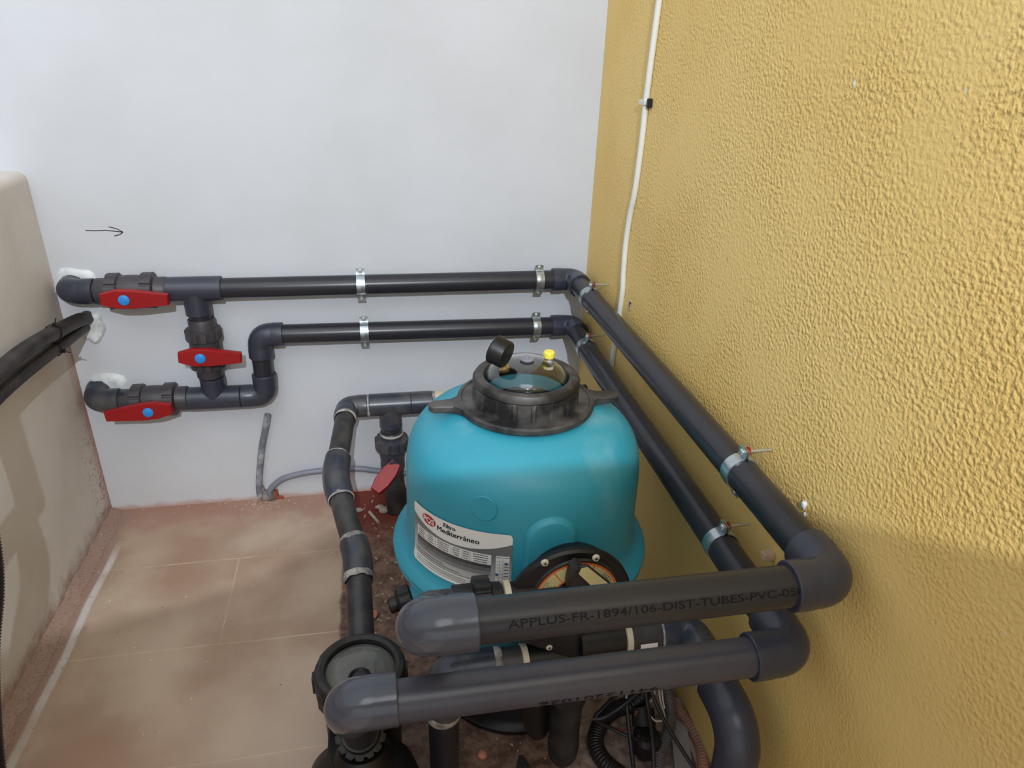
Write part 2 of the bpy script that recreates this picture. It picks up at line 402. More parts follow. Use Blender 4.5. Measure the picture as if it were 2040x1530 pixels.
def smooth(pts, per=10):
    """Catmull-Rom through the points"""
    P = [V(p) for p in pts]; P = [P[0] * 2 - P[1]] + P + [P[-1] * 2 - P[-2]]; out = []
    for i in range(1, len(P) - 2):
        a, b, c, d = P[i - 1:i + 3]
        for k in range(per):
            t = k / per
            out.append(0.5 * ((2 * b) + (c - a) * t + (2 * a - 5 * b + 4 * c - d) * t * t + (3 * b - a - 3 * c + d) * t ** 3))
    out.append(P[-2]); return out

R = 0.025          # pipe radius
RS = 0.0305        # socket radius
def pipe_b(a, b, r=R, n=40): return B().cyl(a, b, r, n=n)

def elbow_b(c, d1, d2, L=0.060, sock=0.024, r=0.0288, bend=0.030, n=40):
    """90 or 45 degree elbow; c = corner, d1/d2 = directions out of the corner"""
    c = V(c); d1 = V(d1).normalized(); d2 = V(d2).normalized(); b = B(); bend = min(bend, L - sock - 0.006)
    path = [c + d1 * L, c + d1 * (L - 0.0015), c + d1 * (L - sock), c + d1 * (L - sock - 0.003)]
    rad = [RS - 0.0015, RS, RS, r + 0.0008]
    st = c + d1 * bend; en = c + d2 * bend
    for k in range(0, 13):
        t = k / 12
        path.append(st * (1 - t) ** 2 + c * 2 * t * (1 - t) + en * t * t); rad.append(r + 0.0008)
    # round the quadratic into something closer to a circular arc
    path += [c + d2 * (L - sock - 0.003), c + d2 * (L - sock), c + d2 * (L - 0.0015), c + d2 * L]
    rad += [r + 0.0008, RS, RS, RS - 0.0015]
    # drop points out of order
    good_p, good_r = [path[0]], [rad[0]]
    for p_, r_ in zip(path[1:], rad[1:]):
        if (p_ - good_p[-1]).length > 0.0008: good_p.append(p_); good_r.append(r_)
    b.sweep(good_p, good_r, n)
    return b

def tee_b(c, d, leg, L=0.063, Lleg=0.063):
    c = V(c); d = V(d).normalized(); leg = V(leg).normalized(); b = B()
    b.lathe([(RS - 0.0015, -L), (RS, -L + 0.0015), (RS, L - 0.0015), (RS - 0.0015, L)], c, d, 44, True, True)
    b.lathe([(RS - 0.001, 0.0), (RS, Lleg - 0.0015), (RS - 0.0015, Lleg)], c, leg, 44, False, True)
    return b

def glue_ring(b, c, d, r=RS, w=0.008, seed=0):
    """irregular bead of dried cement around a joint, with smears running off it"""
    rn = random.Random(seed); u, w_, dd = basis(d); c = V(c); k = 60; rings = []
    raw = [rn.random() for i in range(k)]
    sm = [(raw[i - 2] + raw[i - 1] + raw[i] + raw[(i + 1) % k] + raw[(i + 2) % k]) / 5 for i in range(k)]
    ph = rn.uniform(0, 6.28)
    ext = [0.55 + 0.9 * sm[i] + 1.3 * max(0, math.sin(2 * PI * i / k * 2 + ph) - 0.55) for i in range(k)]
    for h, e in ((-0.5, 0.0), (-0.3, 0.0016), (0.3, 0.0022), (0.55, 0.0016), (0.8, 0.0)):
        pts = []
        for i in range(k):
            a = 2 * PI * i / k; hh = h * w * (ext[i] if h > 0 else 0.6 + 0.5 * sm[(i + 7) % k])
            pts.append(c + (u * math.cos(a) + w_ * math.sin(a)) * (r - 0.0006 + e * (0.5 + sm[i])) + dd * hh)
        rings.append(b.add(pts))
    b.ring_strip(rings)

def glue(parent, *rings):
    for g in rings:
        b = B(); glue_ring(b, *g); build('glue_bead', b, 'glue', parent, 60)

def text_mesh(s, size, bold=0.0, width=1.0):
    cu = bpy.data.curves.new('t', 'FONT'); cu.body = s; cu.size = size; cu.offset = bold; cu.resolution_u = 3
    ob = bpy.data.objects.new('t', cu); COL.objects.link(ob)
    bpy.context.view_layer.update()
    me = bpy.data.meshes.new_from_object(ob.evaluated_get(bpy.context.evaluated_depsgraph_get()))
    import bmesh
    bm = bmesh.new(); bm.from_mesh(me)
    for k in range(-1, 8): bmesh.ops.bisect_plane(bm, geom=bm.verts[:] + bm.edges[:] + bm.faces[:], plane_co=(0, k * 0.12 + 0.01, 0), plane_no=(0, 1, 0))
    bm.to_mesh(me); bm.free()
    vs = [(v.co.x * width, v.co.y) for v in me.vertices]; fs = [tuple(p.vertices) for p in me.polygons]
    bpy.data.objects.remove(ob); bpy.data.curves.remove(cu); bpy.data.meshes.remove(me)
    return vs, fs

def put_text(b, s, width_m, height_m, fn, bold=0.0, x0=0.0, y0=0.0):
    """lay text into a box of given width and cap height; fn maps (x,y) to a 3D point"""
    vs, fs = text_mesh(s, 1.0, bold)
    xs = [v[0] for v in vs]; 
    cap = 0.70; mnx, mxx = min(xs), max(xs)
    kx = width_m / (mxx - mnx); ky = height_m / cap
    i = b.add([fn(x0 + (x - mnx) * kx, y0 + y * ky) for x, y in vs])
    for f in fs: b.face([i[k] for k in f])

# ------------------------------------------------------------------ the setting
b = B(); b.box((-0.6, 0.05, 1.1), (3.4, 0.10, 2.6)); struct('wall_back', b, 'wall_white')
b = B(); b.box((0.05, -1.6, 1.1), (0.10, 3.2, 2.6)); struct('wall_right', b, 'stucco')
# low block along the left side, rounded top edge
b = B(); prof = [(-1.317, -0.2), (-1.317, 0.895)] + [(-1.337 + 0.020 * math.cos(t), 0.899 + 0.020 * math.sin(t)) for t in [PI / 2 * k / 6 for k in range(7)]] + [(-2.3, 0.919), (-2.3, -0.2)]
i0 = b.add([(x, 0.0, z) for x, z in prof]); i1 = b.add([(x, -2.6, z) for x, z in prof]); b.ring_strip([i0, i1]); b.face(i0); b.face(reversed(i1))
struct('wall_left', b, 'wall_left')
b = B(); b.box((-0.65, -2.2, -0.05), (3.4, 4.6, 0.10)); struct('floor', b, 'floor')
b = B(); b.prism([(-2.4, 1.06), (0.1, 1.02), (0.1, 1.34), (-0.22, 1.35), (-0.40, 1.468), (-0.58, 1.468), (-0.70, 1.385), (-0.90, 1.34), (-2.4, 1.34)], (0, -2.1, 0), (1, 0, 0), (0, 0, 1), (0, -1, 0), 0.12); struct('shadow_beam', b, 'blocker_plain')  # unseen beam added behind the camera, top edge shaped to shade pipes and tank
# worn coving of red dust and mortar along the left foot
b = B(); rn = random.Random(3); rings = []
for k in range(70):
    y = -0.002 - k * 0.02; w = 0.030 + rn.uniform(-0.008, 0.008); h = 0.012 + rn.uniform(-0.004, 0.004)
    rings.append(b.add([(-1.318, y, h), (-1.318 + w * 0.5, y, h * 0.6), (-1.318 + w, y, 0.0012), (-1.318 + w, y, -0.004), (-1.318, y, -0.004)]))
b.ring_strip(rings); struct('trim_1', b, 'floor')

# ------------------------------------------------------------------ ball valves
def nut_b(b, c, axis, r=0.043, h=0.030, ribs=12):
    rr = r - 0.004
    b.lathe([(rr - 0.006, -h / 2), (rr, -h / 2 + 0.003), (rr, h / 2 - 0.003), (rr - 0.006, h / 2)], c, axis, ribs * 8, True, True, rib=ribs, ribd=0.004, ribsel=(1, 2))

def handle_b(c, d, n, Lp, Lm, th=0.018, wmid=0.0225, wend=0.0125):
    """red lever: d = long direction, n = stem direction (outward)"""
    d = V(d).normalized(); n = V(n).normalized(); w = n.cross(d)
    poly = [(-Lm, -wend), (-0.019, -wmid), (0.019, -wmid), (Lp, -wend), (Lp, wend), (0.019, wmid), (-0.019, wmid), (-Lm, wend)]
    return B().prism(poly, V(c), d, w, n, th, 0.0025)

def ball_valve(c, axis, stem, half, hub, Lp, Lm, label, hdir=None, nuts=(-0.038, 0.038), cap=True, mat='union', nm='ball_valve'):
    c = V(c); axis = V(axis).normalized(); stem = V(stem).normalized()
    t = thing(nm, c - V((0, 0, 0.04)), label, 'valve', 'union ball valves')
    b = B(); b.lathe([(0.0285, nuts[0]), (0.036, nuts[0] + 0.004), (0.0375, -0.008), (0.0375, 0.008), (0.036, nuts[1] - 0.004), (0.0285, nuts[1])], c, axis, 44, True, True)
    b.cyl(c + stem * 0.02, c + stem * 0.050, 0.016); b.cyl(c + stem * 0.03, c + stem * 0.060, 0.009)
    build('valve_body', b, mat, t)
    for sg, k in ((-1, 0), (1, 1)):
        b = B(); b.lathe([(0.0305, sg * half), (0.0315, sg * (half - 0.0015)), (0.0315, nuts[k] + sg * 0.004)], c, axis, 40, True, False)
        build('union_end', b, mat, t)
        b = B(); nut_b(b, c + axis * nuts[k], axis); build('union_nut', b, mat, t)
    h = build('lever_handle', handle_b(c + stem * 0.052, hdir or axis, stem, Lp, Lm), 'red', t)
    if cap:
        b = B(); b.lathe([(0.0125, 0), (0.0120, 0.0025), (0.008, 0.0042), (0.001, 0.0048)], c + stem * 0.0695, stem, 32, True, True)
        build('lever_cap', b, 'blue', h)
    return t

VZ1, VZ3, YP = 0.6485, 0.356, -0.040
def rot_in_plane(deg): a = math.radians(deg); return (math.cos(a), 0, math.sin(a))
ball_valve((-1.135, YP, VZ1), (1, 0, 0), (0, -1, 0), 0.078, 0, 0.094, 0.051, 'union ball valve on the upper pipe, red lever with its long arm to the right', rot_in_plane(-2))
ball_valve((-0.9925, YP, 0.4950), (0, 0, 1), (0, -1, 0), 0.078, 0, 0.094, 0.051, 'ball valve on the short vertical pipe between both tees, red lever turned crosswise', rot_in_plane(-3))
ball_valve((-1.135, YP, VZ3), (1, 0, 0), (0, -1, 0), 0.080, 0, 0.056, 0.101, 'union ball valve on the lower left pipe, red lever with long arm left', rot_in_plane(4))

# wall elbows the two left valves start from
def wall_elbow(c, label, mat, tilt=0.0, seed=1):
    t = thing('pipe_elbow', V(c) + V((0, 0.03, -0.03)), label, 'pipe elbow')
    build('elbow_body', elbow_b(c, (1, 0, 0), (0, 1, tilt), L=0.060, bend=0.045), mat, t)
    b = B(); b.cyl(V(c) + V((0.055, 0, 0)), V(c) + V((0.075, 0, 0)), R); build('pipe', b, 'pipe', t)
    return t
wall_elbow((-1.276, -0.043, VZ1 + 0.002), 'smooth dark grey elbow bending out of the wall at the upper left valve', 'fitting')
wall_elbow((-1.276, -0.043, 0.362), 'dusty dark grey elbow bending out of the wall at the lower left valve', 'oldfitting', 0.25)

# ------------------------------------------------------------------ upper pipe run
t = thing('pipe_run', (-0.045, -0.04, VZ1 - 0.025), 'upper dark grey pipe run from tee along white and ochre walls, returning across the front', 'pipework')
ZU = VZ1
TC = V((-0.995, YP, ZU))
build('tee', tee_b(TC, (1, 0, 0), (0, 0, -1), 0.063, 0.064), 'fitting', t)
b = pipe_b((-1.06, YP, ZU), (-0.10, YP, ZU)); build('pipe', b, 'pipe', t)
build('pipe', pipe_b((-0.9925, YP, 0.59), (-0.9925, YP, 0.565)), 'pipe', t)
build('elbow', elbow_b((-0.045, YP, ZU), (-1, 0, 0), (0, -1, 0), 0.060), 'fitting', t)
YF = -1.2255
build('pipe', pipe_b((-0.045, YP - 0.05, ZU), (-0.045, YF + 0.05, ZU), n=48), 'pipe', t)
build('elbow', elbow_b((-0.045, YF, ZU), (0, 1, 0), (-1, 0, 0), 0.062), 'fitting', t)
fp = build('pipe', pipe_b((-0.10, YF, ZU), (-0.48, YF, ZU), n=64), 'pipe', t)
EU = V((-0.535, YF, ZU)); dU = V((0.03, 0.245, -0.210)).normalized()
build('elbow', elbow_b(EU, (1, 0, 0), dU, 0.059, r=0.0300), 'endcap_skylit', t)
build('pipe', pipe_b(EU + dU * 0.05, V((-0.505, -0.98, 0.438)) - dU * 0.03), 'pipe', t)
EU2 = V((-0.505, -0.98, 0.438))
build('elbow', elbow_b(EU2, -dU, (1, 0, 0), 0.055), 'fitting', t)
def on_pipe(yc, zc, xr, sgn=1):
    """wrap (x,y): x along pipe, y up round the surface from angle a0"""
    def f(x, y, a0=xr[1]):
        a = a0 + sgn * y / R; r = R + 0.0003
        return V((xr[0] + sgn * x, yc - math.cos(a) * r, zc + math.sin(a) * r))
    return f
b = B(); put_text(b, 'APPLUS-FR-1894/106-DIST-TUBES-PVC-050', 0.345, 0.0088, on_pipe(YF, ZU, (-0.446, math.radians(19))), 0.008)
build('printed_text', b, 'print', fp)

# ------------------------------------------------------------------ lower pipe run
t = thing('pipe_run', (-0.045, -0.04, 0.49), 'lower dark grey pipe run stepping up from its tee, then along both walls and front', 'pipework')
ZL = 0.517; ZT = 0.353
build('tee', tee_b((-0.9900, YP, ZT), (1, 0, 0), (0, 0, 1), 0.065, 0.060), 'fitting', t)
build('pipe', pipe_b((-1.060, YP, ZT), (-0.92, YP, ZT)), 'pipe', t)
build('elbow', elbow_b((-0.862, YP, ZT), (-1, 0, 0), (0, 0, 1), 0.062), 'fitting', t)
build('pipe', pipe_b((-0.862, YP, ZT + 0.05), (-0.862, YP, ZL - 0.05)), 'pipe', t)
build('elbow', elbow_b((-0.862, YP, ZL + 0.006), (0, 0, -1), (1, 0, 0), 0.060), 'fitting', t)
build('pipe', pipe_b((-0.81, YP, ZL + 0.006), (-0.10, YP, ZL)), 'pipe', t)
build('elbow', elbow_b((-0.040, YP, ZL), (-1, 0, 0), (0, -1, 0), 0.060), 'fitting', t)
YL = -1.203
build('pipe', pipe_b((-0.045, YP - 0.05, ZL), (-0.055, YL + 0.05, ZL - 0.004), n=48), 'pipe', t)
build('elbow', elbow_b((-0.055, YL, ZL - 0.004), (0, 1, 0), (-1, 0, 0), 0.064), 'fitting', t)
fp = build('pipe', pipe_b((-0.10, YL, ZL - 0.004), (-0.57, YL, ZL - 0.001), n=64), 'palepipe', t)
EL = V((-0.620, YL + 0.003, ZL)); NUT = V((-0.623, -1.022, 0.243)); dL = (NUT - EL).normalized()
build('elbow', elbow_b(EL, (1, 0, 0), dL, 0.056, r=0.0300), 'endcap_skylit', t)
build('pipe', pipe_b(EL + dL * 0.05, NUT), 'pipe', t)
b = B(); put_text(b, '94112201026', 0.15, 0.0075, on_pipe(YL, ZL - 0.003, (-0.25, math.radians(-4)), -1), 0.004)
build('printed_text', b, 'print', fp)

# ------------------------------------------------------------------ pipe clamps
def clamp(c, along, out, label, rod=False, spin=0.0):
    c = V(c); a = V(along).normalized(); o = V(out).normalized()
    z = Matrix.Rotation(math.radians(spin), 3, a) @ V((0, 0, 1)); o = Matrix.Rotation(math.radians(spin), 3, a) @ o
    t = thing('pipe_clamp', c, label, 'pipe clamp', 'metal pipe clamps')
    w = 0.0105
    for sg, nm in ((1, 'front_strap'), (-1, 'rear_strap')):
        b = B(); ro, ri = R + 0.0022, R + 0.0003; rings = []; nseg = 16
        pts = [(0.0405, 0.0012), (0.029, 0.0012)] + [(math.cos(t_) , math.sin(t_)) for t_ in [math.radians(8 + 164 * k / nseg) for k in range(nseg + 1)]] + [(-0.029, 0.0012), (-0.0405, 0.0012)]
        prof = []
        for k, (p0, p1) in enumerate(pts):
            if 2 <= k < len(pts) - 2: prof.append(((p0 * ri, max(p1 * ri, 0.0006)), (p0 * ro, max(p1 * ro, 0.0026))))
            else: prof.append(((p0, 0.0006), (p0, 0.0028)))
        for (i0_, i1_), (o0, o1) in prof:
            P = lambda u, v, s: c + z * u + o * (sg * v) + a * s
            groove = 0.0007 if abs(i0_) < 0.02 else 0
            rings.append(b.add([P(i0_, i1_, -w), P(o0, o1, -w), P(o0, o1 , -w * 0.35), P(o0, o1 + groove, 0), P(o0, o1, w * 0.35), P(o0, o1, w), P(i0_, i1_, w)]))
        b.ring_strip(rings); b.face(rings[0]); b.face(reversed(rings[-1]))
        build(nm, b, 'zinc', t)
    for sg in (1, -1):
        b = B(); h = c + z * sg * 0.0345 + o * 0.003
        b.lathe([(0.0052, 0), (0.0052, 0.0015), (0.0035, 0.0032), (0.0012, 0.0032), (0.001, 0.002)], h, o, 20, True, True)
        b.cyl(h - o * 0.018, h, 0.0022, n=12)
        sc = build('screw', b, 'screw', t)
        if rod and sg == 1:
            b = B(); n_ = 28
            pts = [h - o * (0.0465 * k / n_) for k in range(n_ + 1)]
            b.sweep(pts, [0.0021 + 0.0005 * (k % 2) for k in range(n_ + 1)], 10); build('threaded_rod', b, 'screw', sc)
    if rod:
        b = B(); h = c + z * 0.0345 - o * 0.004
        b.lathe([(0.0035, 0), (0.0068, 0.0005), (0.0068, 0.0035), (0.0035, 0.004)], h, -o, 20, True, True); build('washer', b, 'red', t, label='red washer')
    return t
clamp((-0.6012, YP, ZU), (1, 0, 0), (0, -1, 0), 'metal clamp on upper back wall pipe, halfway along the white wall', spin=-4)
clamp((-0.1415, YP, ZU), (1, 0, 0), (0, -1, 0), 'metal clamp on upper back wall pipe, beside its corner elbow', spin=2)
clamp((-0.5995, YP, ZL + 0.004), (1, 0, 0), (0, -1, 0), 'metal clamp on lower back wall pipe, halfway along the white wall', spin=-4)
clamp((-0.1435, YP, ZL), (1, 0, 0), (0, -1, 0), 'metal clamp on lower back wall pipe, beside its corner elbow', spin=2)
clamp((-0.045, -0.195, ZU), (0, 1, 0), (-1, 0, 0), 'metal clamp on upper ochre wall pipe, just past the far corner elbow', True)
clamp((-0.045, -0.985, ZU), (0, 1, 0), (-1, 0, 0), 'metal clamp on upper ochre wall pipe, near the front elbow, with a long bolt showing', True)
clamp((-0.046, -0.205, ZL), (0, 1, 0), (-1, 0, 0), 'metal clamp on lower ochre wall pipe, just past the far corner elbow', True)
clamp((-0.053, -0.985, ZL - 0.003), (0, 1, 0), (-1, 0, 0), 'metal clamp on lower ochre wall pipe, near the front elbow', True)

# small mounting blocks behind the near clamps, plaster dabs
b = B(); b.box((-0.010, -1.045, 0.536), (0.020, 0.012, 0.014), bev=0.002)
single('wall_plug', b, 'board', (-0.010, -1.045, 0.529), 'small beige plug on the ochre wall behind the near lower clamp', 'wall plug')

# ------------------------------------------------------------------ filler patches on the back wall
def patch(c, rx, rz, th, seed, label, hole=0.0, skew=0.0):
    rn = random.Random(seed); b = B(); n = 40; rings = []
    for k, (f, h) in enumerate(((1.0, 0.0), (0.93, 0.6), (0.75, 1.0), (0.55, 0.8))):
        pts = []
        for i in range(n):
            t = 2 * PI * i / n; w = 1 + 0.10 * math.sin(2 * t + seed) + 0.06 * math.sin(5 * t + seed * 2) + rn.uniform(-0.03, 0.03)
            ff = f if k < 3 else max(f, hole)
            x = math.cos(t) * rx * w * ff; z = math.sin(t) * rz * w * ff
            pts.append((c[0] + x + skew * z, 0.001 - th * h * (0.8 + 0.4 * rn.random()) if k else 0.001, c[1] + z))
        rings.append(b.add(pts))
    b.ring_strip(rings); b.face(rings[-1]); b.face(reversed(rings[0]))
    single('filler_patch', b, 'foam', (c[0], 0, c[1]), label, 'wall filler', 'white filler patches', ang=60)
patch((-1.266, 0.649), 0.049, 0.052, 0.010, 2, 'white filler ring round the upper left elbow where it leaves the wall')
patch((-1.252, 0.372), 0.054, 0.046, 0.010, 5, 'white filler ring round the lower left elbow where it leaves the wall')
patch((-1.2525, 0.545), 0.028, 0.040, 0.013, 4, 'lumpy white filler patch below the black hose end', skew=0.22)

# pencil arrow on the white wall
b = B()
def stroke(b, pts, y=-0.0006, w=0.0010):
    for (x0, z0), (x1, z1) in zip(pts, pts[1:]):
        d = V((x1 - x0, 0, z1 - z0)).normalized(); n_ = V((-d.z, 0, d.x)) * w
        i = b.add([V((x0, y, z0)) - n_, V((x1, y, z1)) - n_, V((x1, y, z1)) + n_, V((x0, y, z0)) + n_]); b.face(i)
stroke(b, [(-1.222, 0.7845), (-1.200, 0.7835), (-1.180, 0.7845), (-1.142, 0.7795)]); stroke(b, [(-1.171, 0.7925), (-1.155, 0.788), (-1.142, 0.7795), (-1.150, 0.774), (-1.163, 0.7705)])
single('pencil_arrow', b, 'ink', (-1.18, 0, 0.78), 'thin pencil arrow pointing right, drawn on the white wall', 'drawing')

# ------------------------------------------------------------------ black hoses at the left
def zip_tie(c, axis, r, label, tail):
    b = B(); b.lathe([(r, -0.003), (r + 0.0016, -0.003), (r + 0.0016, 0.003), (r, 0.003)], c, axis, 28)
    b.box(V(c) + V(tail) * (r + 0.004), (0.008, 0.008, 0.006)); b.cyl(V(c) + V(tail) * (r + 0.002), V(c) + V(tail) * (r + 0.020), 0.0012, n=8)
    single('cable_tie', b, 'black', c, label, 'cable tie', 'black cable ties on the hoses')
pa = [(-1.262, 0.004, 0.571), (-1.262, -0.018, 0.5735), (-1.266, -0.06, 0.583), (-1.2755, -0.183, 0.598), (-1.278, -0.306, 0.612), (-1.279, -0.42, 0.614), (-1.280, -0.55, 0.605), (-1.28, -0.75, 0.58), (-1.28, -1.3, 0.52), (-1.28, -1.95, 0.50)]
b = B(); b.sweep(smooth(pa, 8), 0.0165, 24); single('black_hose', b, 'hose', (-1.262, 0, 0.571), 'upper black hose entering the white wall beside the filler and running left along the block', 'hose')
pb = [(-1.270, -0.010, 0.5515), (-1.274, -0.05, 0.553), (-1.283, -0.139, 0.5535), (-1.288, -0.299, 0.564), (-1.29, -0.435, 0.568), (-1.29, -0.56, 0.562), (-1.29, -0.75, 0.54), (-1.29, -1.3, 0.47), (-1.29, -1.95, 0.45)]
b = B(); b.sweep(smooth(pb, 8), [0.004] + [0.015] * 64, 24); single('black_hose', b, 'hose', (-1.27, 0, 0.55), 'lower black hose tucked beneath the other against the cream block', 'hose')
zip_tie((-1.274, -0.165, 0.597), (0, -1, 0.1), 0.0172, 'black cable tie round the upper left hose', (0.3, 0, 0.9))
zip_tie((-1.284, -0.16, 0.555), (0, -1, 0.05), 0.0157, 'black cable tie round the lower left hose', (0.9, 0, -0.3))
def corrugated(pts, r, pitch, depth=0.0018, n=20):
    path = smooth(pts, 12); L = [0.0]
    for a_, c_ in zip(path, path[1:]): L.append(L[-1] + (c_ - a_).length)
    out, rad = [], []; step = pitch / 4; k = 0; d = 0.0; i = 0
    while d < L[-1]:
        while L[i + 1] < d: i += 1
        f = (d - L[i]) / (L[i + 1] - L[i] or 1); out.append(path[i].lerp(path[i + 1], f))
        rad.append(r if k % 4 < 2 else r - depth); k += 1; d += step
    return B().sweep(out, rad, n)
b = corrugated([(-1.262, -0.62, 0.43), (-1.252, -0.655, 0.37), (-1.250, -0.690, 0.31), (-1.258, -0.745, 0.22), (-1.262, -0.80, 0.10), (-1.25, -0.86, 0.012)], 0.0145, 0.0056)
single('corrugated_tube', b, 'corr_black', (-1.25, -0.86, 0), 'black corrugated tube bowing down at the left edge beside the cream block', 'conduit tube')
# unseen pipe bend added further left to throw the angular shadow on the cream block
tt = thing('shadow_pipe_bend', (-1.217, -0.737, 0.52), 'unseen thin dark conduit with a square bend, added to shadow the cream block', 'pipework')
b = B(); b.sweep([(-1.325, -0.737, 0.835), (-1.235, -0.737, 0.835), (-1.221, -0.737, 0.831), (-1.217, -0.737, 0.815), (-1.217, -0.737, 0.56)], 0.0125, 24); build('pipe', b, 'oldpipe', tt)
b = B(); b.sweep([(-1.217, -0.737, 0.57), (-1.217, -0.738, 0.543), (-1.217, -0.745, 0.535), (-1.217, -1.95, 0.525)], 0.0130, 24); build('elbow', b, 'oldpipe', tt)

# ------------------------------------------------------------------ grey conduits low on the back wall
b = B(); pts = smooth([(-0.921, -0.012, 0.020), (-0.9205, -0.012, 0.045), (-0.912, -0.013, 0.105), (-0.896, -0.013, 0.185), (-0.882, -0.016, 0.235), (-0.8695, -0.018, 0.283)], 8)
b.sweep(pts, 0.0088, 20, caps=False)
ri = B(); 
single('conduit_stub', b, 'conduit_old', (-0.92, -0.012, 0.02), 'paint-spattered grey conduit stub standing up the white wall, open at its top', 'conduit tube')
b = B(); b.sweep(smooth([(-0.893, -0.008, 0.012), (-0.892, -0.014, 0.035), (-0.872, -0.016, 0.060), (-0.843, -0.016, 0.077), (-0.79, -0.016, 0.088), (-0.745, -0.016, 0.091), (-0.68, -0.016, 0.091), (-0.633, -0.016, 0.088), (-0.57, -0.016, 0.073), (-0.50, -0.016, 0.06)], 8), 0.0085, 20)
single('bent_conduit', b, 'conduit', (-0.893, -0.008, 0.01), 'smooth grey conduit curving along the foot of the white wall behind the pump pipe', 'conduit tube')
b = B(); b.blob((-0.903, -0.006, 0.012), 0.021, (1, 0.5, 1.2), 16, 0.2, 4); b.blob((-0.916, -0.006, 0.034), 0.011, (1, 0.7, 1.6), 14, 0.2, 6)
single('mortar_lump', b, 'cement', (-0.903, -0.006, 0), 'rough grey mortar lump at the foot of the conduit stub', 'mortar', ang=60)
b = B(); b.blob((-0.879, -0.003, 0.014), 0.012, (0.7, 0.4, 1.5), 12, 0.3, 8); b.blob((-0.872, -0.004, 0.002), 0.011, (1.3, 0.6, 0.8), 12, 0.3, 9)
single('broken_brick', b, 'brick', (-0.879, -0.003, 0), 'exposed red brick fragment in the broken plaster beside the mortar lump', 'brick', ang=60)

# ------------------------------------------------------------------ pipework from pool return to pump (old, glue smeared)
t = thing('pump_suction_pipe', (-0.66, -0.10, 0.30), 'old glue-smeared dark pipe bending down from the wall tee to the pump strainer', 'pipework')
YB, ZB = -0.088, 0.329
P0 = V((-0.655, YB, ZB))
dA = (V((-0.680, -0.378, 0.300)) - P0).normalized()
build('elbow', elbow_b(P0, (1, 0, 0), dA, 0.052), 'oldfitting', t)
PA = V((-0.676, -0.330, 0.305)); PBm = V((-0.668, -0.385, 0.292)); 
build('pipe', pipe_b(P0 + dA * 0.05, PA), 'oldpipe', t)
K1 = V((-0.680, -0.378, 0.300)); K2 = V((-0.630, -0.605, 0.248)); dB = (K2 - K1).normalized()
build('elbow', elbow_b(K1, (P0 - K1), dB, 0.070, sock=0.020, r=0.0302, bend=0.050), 'oldfitting', t)
build('pipe', pipe_b(K1 + dB * 0.05, K2 - dB * 0.03), 'oldpipe', t)
K3 = V((-0.6245, -0.84, 0.150)); dC = (K3 - K2).normalized()
build('elbow', elbow_b(K2, -dB, dC, 0.040, sock=0.018, r=0.0296, bend=0.018), 'oldfitting', t)
build('pipe', pipe_b(K2 + dC * 0.04, K3), 'oldpipe', t)
glue(t, (P0 + dA * 0.053, dA, R + 0.003, 0.009, 1), (P0 + V((0.053, 0, 0)), (1, 0, 0), R + 0.003, 0.010, 2))
glue(t, (K2 - dB * 0.042, dB, R + 0.004, 0.012, 3), (K2 + dC * 0.042, dC, R + 0.004, 0.012, 4), (K1 + dB * 0.071, dB, R + 0.003, 0.004, 5), (K1 + (P0 - K1).normalized() * 0.071, (P0 - K1), R + 0.003, 0.004, 15))
TX = -0.5435
build('tee', tee_b((TX, YB, ZB + 0.001), (1, 0, 0), (0, 0, -1), 0.055, 0.066), 'oldfitting', t)
build('pipe', pipe_b((-0.60, YB, ZB + 0.001), (0.0, YB, ZB + 0.001)), 'oldpipe', t)
b = B(); b.lathe([(RS - 0.0015, 0), (RS, 0.0015), (RS, 0.056), (RS - 0.0015, 0.0575)], (-0.4885, YB, ZB + 0.001), (1, 0, 0), 40, True, True); build('coupling', b, 'oldfitting', t)
b = B(); b.lathe([(0.026, 0), (0.028, 0.002), (0.028, 0.03), (0.026, 0.031)], (-0.425, YB, ZB + 0.002), (1, 0, 0), 32, True, True); build('coupling', b, 'cream', t, label='threaded cream coupling')
glue(t, ((-0.494, YB, ZB + 0.001), (1, 0, 0), R + 0.003, 0.005, 7), ((-0.430, YB, ZB + 0.001), (1, 0, 0), R + 0.003, 0.006, 8))
build('pipe', pipe_b((TX, YB, 0.27), (TX, YB, 0.235)), 'oldpipe', t)
build('pipe', pipe_b((TX - 0.001, YB, 0.13), (TX + 0.006, YB - 0.02, 0.0), 0.0295), 'oldpipe', t)
glue(t, ((TX, YB, 0.2405), (0, 0, 1), R + 0.006, 0.006, 9))

# old ball valve below that tee, lever seen edge-on
cv = V((TX, YB, 0.182))
t = thing('ball_valve', (TX, YB, 0.13), 'old black ball valve low behind the tank, red lever sticking out slanted', 'valve')
b = B(); b.lathe([(0.031, -0.055), (0.034, -0.045), (0.033, -0.02), (0.036, 0.0), (0.033, 0.016)], cv, (0, 0, 1), 40, True, True)
b.cyl(cv + V((0, -0.02, -0.015)), cv + V((0, -0.055, -0.015)), 0.014); build('valve_body', b, 'oldfitting', t)
b = B(); nut_b(b, cv + V((0, 0, 0.030)), (0, 0, 1), 0.046, 0.034, 10); build('union_nut', b, 'oldfitting', t)
b = B(); b.lathe([(0.0285, 0.04), (0.030, 0.064), (0.0285, 0.066)], cv, (0, 0, 1), 36, True, True); build('union_end', b, 'oldfitting', t)
ha = V((-0.5365, -0.135, 0.170)); hb = V((-0.593, -0.185, 0.124)); hc = (ha + hb) / 2; hd = (ha - hb).normalized()
hn = V((-0.25, -0.75, 0.35)); hn = (hn - hd * hn.dot(hd)).normalized()
build('lever_handle', handle_b(hc - hn * 0.009, hd, hn, 0.048, 0.048, 0.018, 0.021, 0.013), 'red', t)

